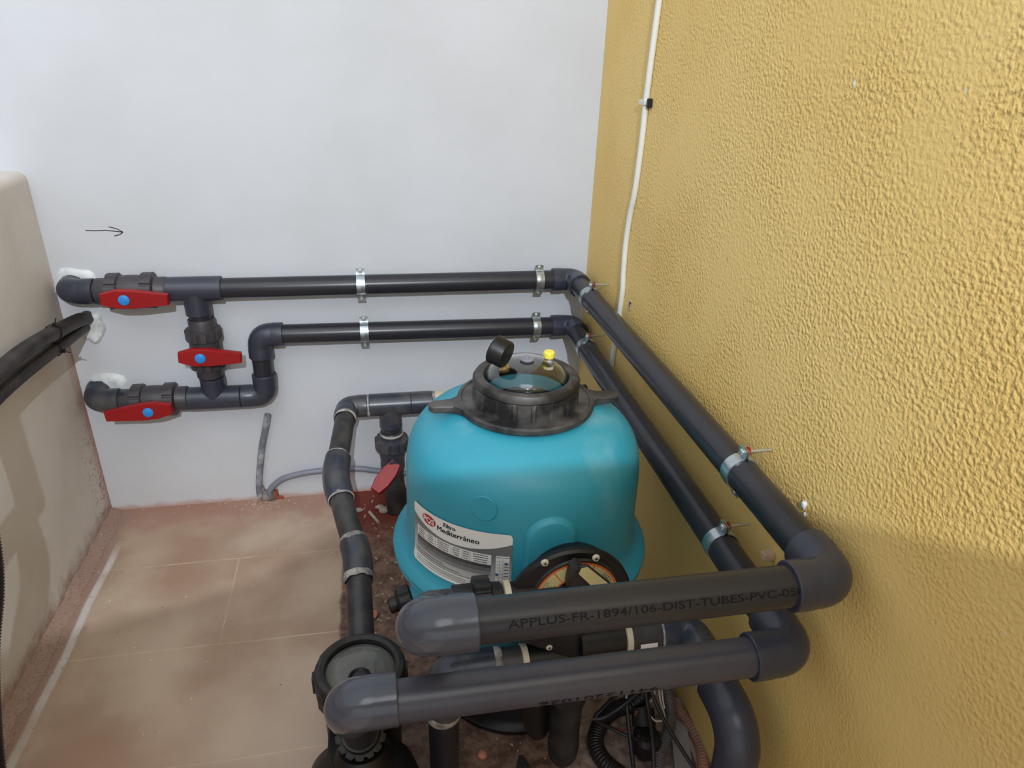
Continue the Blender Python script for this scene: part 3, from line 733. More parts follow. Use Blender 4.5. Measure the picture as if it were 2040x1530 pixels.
# ------------------------------------------------------------------ filter tank
TKC = V((-0.318, -0.720, 0.0))
t = tank = thing('sand_filter', TKC, 'teal sand filter tank with clear domed lid on a black base', 'sand filter')
RB = 0.2110
body = [(0.238, 0.362), (0.2395, 0.3665), (0.238, 0.371), (0.226, 0.3775), (0.2165, 0.388), (0.2130, 0.41), (0.2115, 0.45), (0.2110, 0.50)]
for p_ in smooth([(0.2105, 0.525, 0), (0.2085, 0.552, 0), (0.2035, 0.575, 0), (0.194, 0.595, 0), (0.179, 0.612, 0), (0.157, 0.626, 0), (0.130, 0.637, 0), (0.105, 0.643, 0)], 4): body.append((p_.x, p_.y))
body.append((0.09, 0.645))
b = B(); b.lathe(body, TKC, (0, 0, 1), 96, True, True); shell = build('upper_shell', b, 'teal', t, 50)
b = B(); b.lathe([(0.150, 0.195), (0.172, 0.212), (0.196, 0.26), (0.208, 0.31), (0.2115, 0.345), (0.234, 0.352), (0.2385, 0.357), (0.237, 0.3615)], TKC, (0, 0, 1), 96, True, True)
build('lower_shell', b, 'teal', t, 50)
b = B(); b.lathe([(0.161, 0.0), (0.163, 0.004), (0.163, 0.012), (0.157, 0.016), (0.151, 0.03), (0.150, 0.13), (0.158, 0.20), (0.172, 0.214)], TKC, (0, 0, 1), 96, True, True); build('tank_base', b, 'black', t)
# boss carrying the valve and the round emboss
def arch(hw, z0, z1, n=20):
    p_ = [(-hw, z0), (hw, z0)]; zc = z1 - hw
    return p_ + [(hw * math.cos(PI * k / n), zc + hw * math.sin(PI * k / n)) for k in range(n + 1)]
b = B(); rings = []
for hw, y, zz in ((0.0440, 0.170, 0.554), (0.0440, 0.205, 0.554), (0.0415, 0.212, 0.5515), (0.0365, 0.2175, 0.5465), (0.0350, 0.2182, 0.545)):
    rings.append(b.add([(TKC.x + 0.004 + x, TKC.y - y, z) for x, z in arch(hw, 0.380, zz)]))
b.ring_strip(rings); b.face(rings[-1]); b.face(reversed(rings[0])); build('valve_boss', b, 'teal', shell, 60)
th = math.radians(-28.5); nrm = V((math.sin(th), -math.cos(th), 0))
b = B(); b.lathe([(0.0215, -0.01), (0.0215, 0.0008), (0.0205, 0.0018), (0.0005, 0.0018)], TKC + nrm * 0.2068 + V((0, 0, 0.560)), nrm + V((0, 0, 0.12)), 40, True, True); build('round_emboss', b, 'teal', shell)

# label wrapped round the tank
def LB(s, h, e=0.0):
    """s along the sticker, h nominal height; sticker sits very slightly askew"""
    a = math.radians(-71.0) + s / 0.2115; z_ = h + 0.06 * s; r = 0.2110
    for (za, ra), (zb2, rb2) in zip(((0.378, 0.2235), (0.388, 0.2165), (0.41, 0.2130), (0.45, 0.2115), (0.50, 0.2110)), ((0.388, 0.2165), (0.41, 0.2130), (0.45, 0.2115), (0.50, 0.2110), (0.60, 0.2105))):
        if za <= z_ < zb2: r = ra + (rb2 - ra) * (z_ - za) / (zb2 - za)
    r += e + 0.0012
    return V((TKC.x + math.sin(a) * r, TKC.y - math.cos(a) * r, h + 0.06 * s))
def lb_fill(b, s0, s1, lo, hi, e, n=None):
    """region between curves lo(s), hi(s)"""
    n = n or max(2, int((s1 - s0) / 0.004)); n2 = 6
    lo = lo if callable(lo) else (lambda s, v=lo: v); hi = hi if callable(hi) else (lambda s, v=hi: v)
    cols = []
    for k in range(n + 1):
        s = s0 + (s1 - s0) * k / n; cols.append(b.add([LB(s, lo(s) + (hi(s) - lo(s)) * j / n2, e) for j in range(n2 + 1)]))
    for a_, c_ in zip(cols, cols[1:]):
        for j in range(n2): b.face((a_[j], c_[j], c_[j + 1], a_[j + 1]))
def corner_cut(s, v, sgn, s0=0.0, s1=0.2055, r=0.007):
    d = min(s - s0, s1 - s)
    return v - sgn * (r - math.sqrt(max(0, r * r - (r - d) ** 2))) if d < r else v
top = lambda s: corner_cut(s, 0.509, 1); bot = lambda s: corner_cut(s, 0.3915, -1)
b = B(); lb_fill(b, 0.0, 0.2055, bot, top, 0.0, 80); lab = build('label_sticker', b, 'label_grey', t, label='grey and white product sticker')
curve = lambda s: min(0.470 + 0.018 * ((s - 0.1) / 0.1) ** 2, top(s))
b = B(); lb_fill(b, 0.0, 0.2055, curve, top, 0.0003, 80)
lb_fill(b, 0.0, 0.175, bot, lambda s: max(bot(s), 0.412 - 0.00 * s - 0.02 * max(0, (s - 0.12) / 0.055) ** 2), 0.0003, 60)
for s0, s1, h0, h1 in ((0.012, 0.172, 0.4465, 0.4665), (0.1795, 0.2015, 0.416, 0.4665)): lb_fill(b, s0, s1, h0, h1, 0.0003)
build('white_print', b, 'label_white', lab)
colx = [0.012, 0.040, 0.0646, 0.0997, 0.1211, 0.1358, 0.172]
for mi, (h1, h0) in zip(('label_dark', 'label_mid', 'label_lite'), ((0.4460, 0.4395), (0.4390, 0.4325), (0.4320, 0.4250))):
    b = B()
    for a_, c_ in zip(colx, colx[1:]): lb_fill(b, a_ + 0.0003, c_ - 0.0003, h0, h1, 0.0004)
    build('table_row', b, mi, lab)
b = B()                                                  # ruled lines and unreadable small print
for x in colx[1:-1]: lb_fill(b, x - 0.0003, x + 0.0003, 0.4465, 0.4665, 0.0006)
for k in range(7): lb_fill(b, 0.1800, 0.2012, 0.4185 + k * 0.0062, 0.4188 + k * 0.0062, 0.0006)
for x in (0.1855, 0.1912): lb_fill(b, x - 0.0002, x + 0.0002, 0.416, 0.4605 if x < 0.19 else 0.4665, 0.0006)
rn = random.Random(11)
def words(s0, s1, h, th_, e=0.0007):
    s = s0
    while s < s1 - 0.0008:
        w = rn.uniform(0.0012, 0.0042); w = min(w, s1 - s); lb_fill(b, s, s + w, h, h + th_, e, 2); s += w + 0.0007
for a_, c_ in zip(colx, colx[1:]):
    for k in range(4):
        m_ = (c_ - a_) * rn.uniform(0.12, 0.24); words(a_ + m_, c_ - m_, 0.4625 - k * 0.0044, 0.0017)
for k, h in enumerate((0.4195, 0.4150, 0.4105)): words(0.008, (0.085, 0.118, 0.150)[k], h, 0.0016)
for h in (0.4050, 0.4010, 0.3970): words(0.012, 0.128, h, 0.0010)
words(0.1810, 0.1900, 0.4630, 0.0016); words(0.1925, 0.2005, 0.4630, 0.0016)
for k in range(6): lb_fill(b, 0.1925, 0.2005, 0.4202 + k * 0.0062, 0.4222 + k * 0.0062, 0.0007, 2)
for c0 in (0.1465, 0.166):                                # two small ring symbols at the foot of the label
    ir = [LB(c0 + math.cos(2 * PI * k / 28) * 0.0062, 0.394 + math.sin(2 * PI * k / 28) * 0.0062, 0.0008) for k in range(28)]
    orr = [LB(c0 + math.cos(2 * PI * k / 28) * 0.0068, 0.394 + math.sin(2 * PI * k / 28) * 0.0068, 0.0008) for k in range(28)]
    b.ring_strip([b.add(ir), b.add(orr)])
build('small_print', b, 'label_text', lab)
b = B(); k_ = 0
for r_ in range(6):
    for c_, s_ in ((0, 0.1818), (1, 0.1873)):
        txt = str(2 * r_ + 1 + c_)
        if txt == '7': continue
        put_text(b, txt, (0.0003 if txt == '1' else 0.0011 * len(txt) + 0.0004), 0.0026, lambda x, y: LB(x, y, 0.0007), 0.0, s_, 0.4505 - r_ * 0.0062 + 0.0028)
build('calendar_digits', b, 'label_text', lab)
for cs, ch in ((0.1820, 0.4295), (0.1965, 0.4520)):
    b = B(); i = b.add([LB(cs + math.cos(2 * PI * k / 20) * 0.0028, ch + math.sin(2 * PI * k / 20) * 0.0026, 0.0009) for k in range(20)]); b.face(i); build('blue_stamp', b, 'label_blue', lab)
b = B(); c0 = b.add([LB(0.048, 0.493, 0.0006)])[0]; rg = []
for rr in (0.25, 0.5, 0.75, 1.0): rg.append(b.add([LB(0.048 + math.cos(2 * PI * k / 48) * 0.0180 * rr, 0.493 + math.sin(2 * PI * k / 48) * 0.0098 * rr, 0.0006) for k in range(48)]))
b.ring_strip(rg); b.face(rg[0]); build('red_oval', b, 'label_red', lab)
f_ = lambda x, y: LB(x, y, 0.0009)
b = B(); put_text(b, 'PQS', 0.0285, 0.0100, f_, 0.026, 0.0338, 0.4880); build('logo_letters', b, 'label_white', lab)
b = B(); put_text(b, 'Filtro', 0.0240, 0.0078, f_, 0.0, 0.0840, 0.4965); put_text(b, 'Mediterr\u00e1neo', 0.0815, 0.0096, f_, 0.0, 0.0697, 0.4840)
for dx_, dy_ in ((0.00035, 0.0), (0.0007, 0.0), (0.00035, 0.0003)): put_text(b, 'Filtro', 0.0240, 0.0078, lambda x, y: LB(x, y, 0.0008), 0.0, 0.0840 + dx_, 0.4965 + dy_); put_text(b, 'Mediterr\u00e1neo', 0.0815, 0.0096, lambda x, y: LB(x, y, 0.0008), 0.0, 0.0697 + dx_, 0.4840 + dy_)
build('title_letters', b, 'ink', lab)

# neck plate, screw ring, dome
ZP = 0.6440
b = B(); pr = [(0.085, ZP), (0.112, ZP), (0.1185, ZP + 0.002), (0.120, ZP + 0.006), (0.1195, ZP + 0.011), (0.116, ZP + 0.0135), (0.1125, ZP + 0.0135), (0.111, ZP + 0.0115), (0.085, ZP + 0.0115)]
b.lathe(pr, TKC, (0, 0, 1), 96)
for sg in (-1, 1):
    pl = [(0.108, -0.034), (0.119, -0.022), (0.128, -0.0155), (0.150, -0.0135)] + [(0.156 + 0.0135 * math.cos(a), 0.0135 * math.sin(a)) for a in [math.radians(-80 + 16 * k) for k in range(11)]] + [(0.150, 0.0135), (0.128, 0.0155), (0.119, 0.022), (0.108, 0.034)]
    b.prism(pl, (TKC.x, TKC.y, ZP - 0.0005), (sg, -0.03, 0), (0.03 * sg, 1, 0) if sg > 0 else (0.0, -1, 0), (0, 0, 1), 0.0125, 0.002)
build('neck_plate', b, 'plate', t)
b = B()
b.lathe([(0.0885, ZP + 0.010), (0.0885, ZP + 0.040), (0.0865, ZP + 0.043)], TKC, (0, 0, 1), 18 * 12, rib=18, ribd=0.0038, ribsel=(0, 1))
b.lathe([(0.0905, ZP + 0.0425), (0.0925, ZP + 0.045), (0.0925, ZP + 0.051), (0.089, ZP + 0.0565), (0.082, ZP + 0.0585), (0.0745, ZP + 0.0565), (0.0715, ZP + 0.052), (0.0715, ZP + 0.03)], TKC, (0, 0, 1), 96)
ring_ = build('screw_ring', b, 'plate', t)
# inner neck seen through the dome
b = B(); b.lathe([(0.0712, ZP + 0.001), (0.0712, ZP + 0.026), (0.066, ZP + 0.0265), (0.064, ZP + 0.022), (0.064, ZP - 0.001)], TKC, (0, 0, 1), 64)
build('neck_throat', b, 'teal', t)
b = B(); b.lathe([(0.064, ZP + 0.0035), (0.03, ZP + 0.0035), (0.0005, ZP + 0.0035)], TKC, (0, 0, 1), 48, False, True); build('diffuser_plate', b, 'black', t)
b = B(); b.cyl(TKC + V((0.025, -0.02, ZP + 0.003)), TKC + V((0.025, -0.02, ZP + 0.020)), 0.008, bev=0.002); b.cyl(TKC + V((0.012, -0.022, ZP + 0.018)), TKC + V((0.040, -0.016, ZP + 0.020)), 0.0035); b.cyl(TKC + V((0.025, -0.02, ZP + 0.018)), TKC + V((0.025, -0.02, ZP + 0.026)), 0.005)
build('air_relief_fitting', b, 'white', t)
b = B(); op, ip = [], []
for k in range(15):
    a = PI / 2 * k / 14; op.append((0.0705 * math.cos(a) ** 0.75 if k < 14 else 0.0005, ZP + 0.050 + 0.033 * math.sin(a)))
for k in range(15):
    a = PI / 2 * k / 14; ip.append((0.0680 * math.cos(a) ** 0.75 if k < 14 else 0.0005, ZP + 0.049 + 0.0312 * math.sin(a)))
b.lathe([(0.0705, ZP + 0.036)] + op + ip[::-1] + [(0.0680, ZP + 0.036), (0.0705, ZP + 0.036)], TKC, (0, 0, 1), 64)
dome = build('clear_lid', b, 'glass', t, 50, label='transparent domed lid')
b = B(); b.lathe([(0.0105, ZP + 0.0815), (0.0125, ZP + 0.0855), (0.0105, ZP + 0.0875), (0.004, ZP + 0.0875), (0.003, ZP + 0.0850), (0.0005, ZP + 0.085)], TKC, (0, 0, 1), 32, True, True); build('lid_centre_boss', b, 'conduit', dome)
# yellow bleed cap on its clear spigot
YC = V((-0.2805, -0.722, 0))
b = B(); b.cyl(YC + V((0, 0, ZP + 0.066)), YC + V((0, 0, ZP + 0.087)), 0.0085); sp_ = build('bleed_spigot', b, 'glass', t)
b = B(); b.lathe([(0.0085, ZP + 0.0868), (0.0092, ZP + 0.088), (0.0092, ZP + 0.0965), (0.0078, ZP + 0.0985)], YC, (0, 0, 1), 48, True, True, rib=6, ribd=0.0006, ribsel=(1, 2)); build('bleed_cap', b, 'yellow', sp_)
# pressure gauge seen from behind
gc = V((-0.3665, -0.738, 0.7510)); gd = V((0.74, -0.62, -0.22)).normalized()
g = thing('pressure_gauge', gc - V((0, 0, 0.04)), 'black round pressure gauge turned away on a brass stub in the clear lid', 'pressure gauge')
b = B(); b.lathe([(0.0215, -0.016), (0.0245, -0.0145), (0.0248, -0.011), (0.0238, -0.009), (0.0238, 0.009), (0.0222, 0.0115), (0.0205, 0.0118)], gc, gd, 56, True, True); build('gauge_case', b, 'black', g)
b = B(); b.lathe([(0.0205, 0), (0.0222, 0.0012)], gc - gd * 0.0172, gd, 48, True, True); build('gauge_face', b, 'label_white', g)
gb = V((-0.3600, -0.733, ZP + 0.078))
b = B(); b.cyl(gb, gc, 0.006, n=20); b.lathe([(0.0085, -0.009), (0.0098, -0.007), (0.0098, 0.001), (0.0085, 0.003)], gb, (0, 0, 1), 6, True, True); build('brass_stub', b, 'brass', g)

# black plug at the foot of the tank
pc = V((-0.537, -0.730, 0.235)); pd_ = V((-1, -0.15, -0.25)).normalized()
t2 = thing('drain_plug', pc - V((0, 0, 0.05)), 'black ribbed drain plug on the left flank of the teal tank', 'drain plug')
b = B(); b.cyl(pc - pd_ * 0.05, pc - pd_ * 0.005, 0.021); build('drain_spigot', b, 'teal', t2)
b = B(); b.lathe([(0.024, 0), (0.0265, 0.003), (0.0265, 0.024), (0.022, 0.030), (0.015, 0.031), (0.015, 0.045), (0.012, 0.048)], pc - pd_ * 0.012, pd_, 80, True, True, rib=10, ribd=0.0025, ribsel=(1, 2)); build('drain_cap', b, 'blackmat', t2)

# ------------------------------------------------------------------ multiport valve
vc = V((-0.283, -1.000, 0.4370))
t = thing('multiport_valve', V((vc.x, -0.96, 0.27)), 'black multiport valve with orange and cream dial sticker on the front of the teal tank', 'valve')
nv = V((0, -1, 0.03)).normalized(); uv = V((1, -0.0, 0.0)); wv = V((0, 0.03, 1)).normalized()
b = B(); fy = vc + V((0, 0.024, 0.0))
b.lathe([(0.060, -0.055), (0.072, -0.035), (0.078, -0.012), (0.078, 0.004)], fy, nv, 72, True, True)
b.lathe([(0.085, -0.010), (0.096, -0.008), (0.100, -0.005), (0.100, 0.003), (0.096, 0.0065), (0.075, 0.0065)], V((-0.290, fy.y, 0.424)), nv, 72, True, True)
b.lathe([(0.050, 0), (0.062, 0.02), (0.062, 0.19), (0.05, 0.21)], fy + V((0, 0.045, 0.0)), (0, 0, -1), 48, True, True)
body_ = build('valve_body', b, 'black', t)
b = B(); b.lathe([(0.073, 0.003), (0.072, 0.0075), (0.0700, 0.0095), (0.036, 0.0095), (0.034, 0.007), (0.020, 0.007)], fy, nv, 72, True, True); cover = build('valve_cover', b, 'blackmat', t)
for sx_, sz_ in ((-0.3365, 0.5110), (-0.2565, 0.5105), (-0.2010, 0.450), (-0.2080, 0.3620), (-0.380, 0.450), (-0.370, 0.372), (-0.320, 0.337), (-0.262, 0.335)):
    o_ = V((sx_, fy.y, sz_)) + nv * 0.007
    b = B(); b.lathe([(0.0062, 0), (0.0062, 0.001), (0.0045, 0.0035), (0.0014, 0.0038), (0.0012, 0.0025)], o_, nv, 20, True, True); sc_ = build('screw', b, 'cream', t)
    b = B(); b.box(o_ + nv * 0.0040, (0.0055, 0.0012, 0.0006), (uv, wv, nv)); b.box(o_ + nv * 0.0040, (0.0012, 0.0055, 0.0006), (uv, wv, nv)); build('screw_slot', b, 'ink', sc_)
def annulus(b, c, r0, r1, a0, a1, e, n=40):
    i0_ = b.add([c + (uv * math.cos(a0 + (a1 - a0) * k / n) + wv * math.sin(a0 + (a1 - a0) * k / n)) * r0 + nv * e for k in range(n + 1)])
    i1_ = b.add([c + (uv * math.cos(a0 + (a1 - a0) * k / n) + wv * math.sin(a0 + (a1 - a0) * k / n)) * r1 + nv * e for k in range(n + 1)])
    b.ring_strip([i0_, i1_], closed=False)
dc = fy + nv * 0.0095
b = B(); annulus(b, dc, 0.0400, 0.0670, 0, 2 * PI, 0.0004, 72); dial = build('dial_sticker', b, 'dial', t)
b = B(); annulus(b, dc, 0.0640, 0.0675, 0, 2 * PI, 0.0007, 72); annulus(b, dc, 0.0385, 0.0412, 0, 2 * PI, 0.0007, 72)
for k in range(6):
    a = math.radians(66 + 60 * k); annulus(b, dc, 0.041, 0.0645, a - 0.018, a + 0.018, 0.0007, 2)
build('dial_border', b, 'orange', dial)
b = B(); rn = random.Random(5)
for k in range(6):                                         # unreadable lettering in each sector
    a = math.radians(66 + 60 * k + 30)
    for j in range(5):
        r_ = 0.0450 + j * 0.0038; sp = rn.uniform(0.14, 0.26); x = -sp
        while x < sp:
            w_ = rn.uniform(0.02, 0.06); annulus(b, dc, r_, r_ + 0.0015, a + x, a + min(sp, x + w_), 0.0009, 2); x += w_ + 0.02
build('dial_lettering', b, 'label_text', dial)
hd_ = V((-0.48, 0, 0.88)); hd_ = (uv * -0.12 + wv * 0.99).normalized(); hw_ = nv.cross(hd_)
b = B(); b.lathe([(0.030, 0), (0.030, 0.010), (0.022, 0.016)], dc, nv, 40, True, True)
b.prism([(-0.02, -0.016), (0.020, -0.016), (0.050, -0.009), (0.056, 0.0), (0.050, 0.009), (0.020, 0.016), (-0.02, 0.016)], V((-0.286, dc.y, 0.463)), hd_, -hw_ if hw_.dot(uv) > 0 else hw_, nv, 0.026, 0.003)
hdl = build('selector_handle', b, 'blackmat', t)
he = (uv * 0.68 + wv * -0.73).normalized(); hf = nv.cross(he); h0 = V((-0.2865, -1.006, 0.5155))
b = B(); b.prism([(0, -0.010), (0.085, -0.013), (0.090, 0), (0.085, 0.013), (0, 0.010), (-0.006, 0.0)], h0, he, hf, nv, 0.006, 0.001); build('handle_arm', b, 'blackmat', hdl)
b = B(); b.prism([(0.002, -0.0085), (0.083, -0.0115), (0.087, 0), (0.083, 0.0115), (0.002, 0.0085), (-0.003, 0.0)], h0 + nv * 0.0061, he, hf, nv, 0.0006); build('handle_sticker', b, 'dial', hdl)
# ports: two to the left, one to the right, each with a pale ring
for (z_, sx_, x0, x1, xr, yy) in ((0.438, -1, -0.30, -0.385, -0.391, -0.975), (0.300, -1, -0.29, -0.352, -0.358, -0.975), (0.337, 1, -0.27, -0.200, -0.190, -0.980)):
    b = B(); b.cyl((x0, yy, z_), (xr, yy, z_), 0.027); pt = build('port', b, 'black', t)
    b = B(); b.lathe([(0.027, -0.0055), (0.0305, -0.0045), (0.0305, 0.0045), (0.027, 0.0055)], (xr, yy, z_), (1, 0, 0), 44, True, True); build('port_ring', b, 'cream', pt, label='yellowed white ring')
b = B(); b.lathe([(0.030, 0.0), (0.031, 0.03), (0.0255, 0.035), (0.0255, 0.13), (0.0270, 0.135), (0.0270, 0.15), (0.0245, 0.172), (0.0175, 0.186), (0.007, 0.191)], (-0.288, -1.005, 0.275), (0, 0, -1), 44, True, True)
build('sight_tube', b, 'blackmat', t)
b = B(); b.lathe([(0.024, 0.0), (0.024, 0.15), (0.018, 0.17)], (-0.345, -0.985, 0.29), (0.12, 0.1, -1), 32, True, True); build('drain_leg', b, 'black', t)

# union fittings + drop pipe from the lower left port
def union(c, d, label, mat='union', nm='pipe_union'):
    c = V(c); d = V(d).normalized(); tt_ = thing(nm, c - V((0, 0, 0.04)), label, 'pipe union', 'unions at the multiport valve')
    b = B(); b.lathe([(0.030, -0.045), (0.031, -0.043), (0.031, 0.0), (0.029, 0.030)], c, d, 40, True, True); build('union_body', b, mat, tt_)
    b = B(); nut_b(b, c, d, 0.041, 0.030, 9); build('union_nut', b, mat, tt_); return tt_
union((-0.430, -0.975, 0.438), (1, 0, 0), 'black union nut beside the sticker, joining the front pipe to the upper valve port', 'black')
t = thing('drop_pipe', (-0.50, -0.98, 0.0), 'grey drop pipe with a crusted white glue joint, below the lower front pipe', 'pipework')
EG = V((-0.491, -0.975, 0.300))
build('elbow', elbow_b(EG, (1, 0, 0), (0.01, -0.0, -1), 0.085, sock=0.05), 'oldfitting', t)
build('pipe', pipe_b((-0.43, -0.975, 0.30), (-0.358, -0.975, 0.30), 0.0275), 'oldpipe', t)
build('pipe', pipe_b(EG + V((0, 0, -0.07)), (-0.489, -0.975, 0.0), 0.0255), 'pipe', t)
glue(t, (EG + V((0.0, 0, -0.088)), (0, 0, 1), R + 0.004, 0.016, 21), (EG + V((0.0, 0, -0.094)), (0, 0, 1), R + 0.0025, 0.012, 23), ((-0.405, -0.975, 0.30), (1, 0, 0), R + 0.0045, 0.010, 22))

# waste pipe to the right: elbow and S-bend by the ochre wall
t = thing('waste_pipe', (-0.07, -1.2, 0.0), 'dark waste pipe leaving the valve to the right and doubling down by the ochre wall', 'pipework')
ZW = 0.337
build('pipe', pipe_b((-0.19, -0.98, ZW), (-0.13, -0.98, ZW), 0.030), 'oldpipe', t)
build('elbow', elbow_b((-0.078, -0.985, ZW), (-1, 0, 0), (-0.02, -1, -0.0), 0.054), 'oldfitting', t)
b = B(); b.lathe([(0.031, 0), (0.0325, 0.002), (0.0325, 0.030), (0.0305, 0.033)], (-0.079, -1.062, ZW), (-0.02, -1, 0), 40, True, True); build('coupling', b, 'conduit_old', t, label='pale paint-smeared coupling')
build('pipe', pipe_b((-0.078, -1.03, ZW), (-0.081, -1.12, ZW)), 'oldpipe', t)
cw = V((-0.082, -1.180, ZW)); pw = [cw + V((0, 0.085, 0)), cw + V((0, 0.083, 0)), cw + V((0, 0.062, 0))]; st_ = cw + V((0, 0.052, 0)); en_ = cw + V((0.001, 0, -0.052))
for k in range(15):
    a = PI / 2 * k / 14; pw.append(cw + V((0, 0.052, -0.052)) + V((0, -0.052 * math.sin(a), 0.052 * math.cos(a))))
pw += [en_ + V((0, 0, -0.02)), en_ + V((0, 0, -0.06))]
b = B(); b.sweep(pw, [0.0305, 0.0325] + [0.0322] * (len(pw) - 2), 44); build('elbow', b, 'fitting', t)
build('pipe', pipe_b(en_ + V((0, 0, -0.05)), V((en_.x, en_.y, 0.0))), 'pipe', t)
glue(t, ((-0.080, -1.096, ZW), (0, 1, 0), R + 0.0075, 0.010, 31), ((-0.131, -0.983, ZW), (1, 0, 0), R + 0.004, 0.010, 32))
lab2 = B(); nseg = 8; ca = []
for k in range(nseg + 1):
    a = math.radians(15 - 42 * k / nseg); ca.append(lab2.add([(-0.174, -0.98 - math.cos(a) * 0.0304, ZW + math.sin(a) * 0.0304), (-0.145, -0.98 - math.cos(a) * 0.0304, ZW + math.sin(a) * 0.0304 + 0.0)]))
for a_, c_ in zip(ca, ca[1:]): lab2.face((a_[0], a_[1], c_[1], c_[0]))
build('blank_tag', lab2, 'label_white', t, label='small blank white sticker')

# ------------------------------------------------------------------ pump
PCX, PCY = -0.6225, -0.925
t = thing('pool_pump', (PCX, -1.03, 0.0), 'black pool pump with round strainer lid, half hidden under the front pipes', 'pump')
b = B(); b.lathe([(0.055, 0.06), (0.062, 0.10), (0.064, 0.22), (0.068, 0.245)], (PCX, PCY, 0), (0, 0, 1), 48, True, True)
b.lathe([(0.034, 0), (0.034, 0.05)], (-0.6245, PCY + 0.10, 0.155), (0, -1, 0), 32, True, True)
pot = build('strainer_pot', b, 'black', t)
b = B(); b.lathe([(0.070, 0.236), (0.0735, 0.240), (0.0745, 0.262), (0.0745, 0.276), (0.071, 0.284), (0.064, 0.286), (0.058, 0.283), (0.0565, 0.276)], (PCX, PCY, 0), (0, 0, 1), 96, True, False)
for k in range(10):
    a = 2 * PI * k / 10; c_ = V((PCX + math.cos(a) * 0.0745, PCY + math.sin(a) * 0.0745, 0.258)); d_ = V((math.cos(a), math.sin(a), 0))
    b.box(c_, (0.006, 0.018, 0.034), (d_, V((-d_.y, d_.x, 0)), (0, 0, 1)), bev=0.0015)
lr = build('lid_ring', b, 'blackmat', t)
b = B(); b.lathe([(0.0566, 0.274), (0.050, 0.281), (0.036, 0.287), (0.018, 0.290), (0.0005, 0.291)], (PCX, PCY, 0), (0, 0, 1), 56, True, True); ll = build('strainer_lid', b, 'smoke', t, 60)
b = B(); b.lathe([(0.018, 0.286), (0.018, 0.293), (0.015, 0.2945), (0.012, 0.291), (0.0005, 0.291)], (PCX, PCY - 0.030, 0), (0, 0, 1), 36, True, True); build('lid_knob', b, 'black', ll)
b = B(); vy = -1.045
b.lathe([(0.055, -0.065), (0.085, -0.055), (0.096, -0.02), (0.098, 0.0), (0.096, 0.03), (0.090, 0.05), (0.06, 0.06)], (PCX - 0.004, vy, 0.115), (0, -1, 0), 64, True, True)
for r_ in (0.080, 0.094): b.lathe([(r_ - 0.002, 0.0), (r_ - 0.002, 0.004), (r_ + 0.002, 0.004), (r_ + 0.002, 0.0)], (PCX - 0.004, vy - 0.048 + (0.094 - r_) * -0.3, 0.115), (0, -1, 0), 64)
b.lathe([(0.048, 0), (0.048, 0.05), (0.036, 0.07)], (PCX, -1.035, 0.150), (NUT - V((PCX, -1.035, 0.150))), 40, True, True)
build('volute', b, 'black', t)
b = B(); b.lathe([(0.075, 0.0), (0.078, 0.02), (0.072, 0.16), (0.05, 0.19)], (PCX - 0.004, -1.095, 0.115), (0, -1, 0), 64, True, True, rib=24, ribd=0.003, ribsel=(1, 2)); build('motor', b, 'blackmat', t)
b = B(); b.prism([(-0.085, -0.12), (0.085, -0.12), (0.075, 0.12), (-0.075, 0.12)], (PCX, -1.09, 0.0), (1, 0, 0), (0, 1, 0), (0, 0, 1), 0.05, 0.004)
b.prism([(-0.05, 0.0), (0.05, 0.0), (0.035, 0.20), (-0.035, 0.20)], (PCX - 0.055, -1.0, 0.0), (0, 1, 0), (0, 0, 1), (1, 0, 0), 0.02, 0.003)
build('pump_foot', b, 'black', t)
du = -dL
b = B(); nut_b(b, NUT + du * 0.004, du, 0.0385, 0.026, 14); b.lathe([(0.0305, 0.012), (0.0305, 0.026), (0.028, 0.030)], NUT, du, 40, True, True); un = build('discharge_union', b, 'black', t)

# ------------------------------------------------------------------ white cable on the ochre wall
cp = [(-0.006, -0.352, 1.50), (-0.006, -0.3425, 1.32), (-0.0065, -0.3365, 1.22), (-0.0065, -0.3305, 1.12), (-0.006, -0.329, 1.03), (-0.006, -0.3205, 0.933), (-0.006, -0.306, 0.88), (-0.006, -0.298, 0.816), (-0.0065, -0.303, 0.75), (-0.006, -0.3085, 0.70), (-0.006, -0.300, 0.62), (-0.006, -0.288, 0.52), (-0.006, -0.280, 0.40), (-0.006, -0.27, 0.20), (-0.006, -0.26, 0.0)]
b = B(); b.sweep(smooth(cp, 8), 0.0062, 16); single('white_cable', b, 'cable', (-0.006, -0.26, 0), 'thin white cable hanging down the ochre wall behind the pipes', 'cable')
t = thing('cable_clip', (-0.004, -0.331, 1.108), 'white cable clip with a black nail holding the white cable', 'cable clip')
b = B(); b.box((-0.010, -0.324, 1.111), (0.008, 0.034, 0.0095), bev=0.0015); build('clip_strap', b, 'white', t)
b = B(); b.box((-0.005, -0.3465, 1.111), (0.010, 0.009, 0.018), bev=0.0015); build('clip_nail', b, 'black', t)
b = B(); rn = random.Random(2)
b.box((-0.0012, -0.352, 0.684), (0.0022, 0.016, 0.020), bev=0.0008); b.mi = 1; b.box((-0.0024, -0.357, 0.692), (0.001, 0.007, 0.003)); b.box((-0.0024, -0.3535, 0.688), (0.001, 0.003, 0.008))
single('drill_mark', b, ['board', 'ink'], (-0.001, -0.352, 0.675), 'small chipped drill mark on the ochre wall beside the white cable', 'wall mark')
b = B(); b.blob((-0.002, -1.085, 0.655), 0.005, (0.6, 0.8, 1.3), 12, 0.3, 3); b.blob((-0.001, -1.09, 0.642), 0.003, (0.6, 1, 1), 10, 0.3, 5)
single('filler_dab', b, 'foam', (0, -1.085, 0.64), 'small white filler dab on the ochre wall beside the near upper clamp', 'wall filler', ang=60)

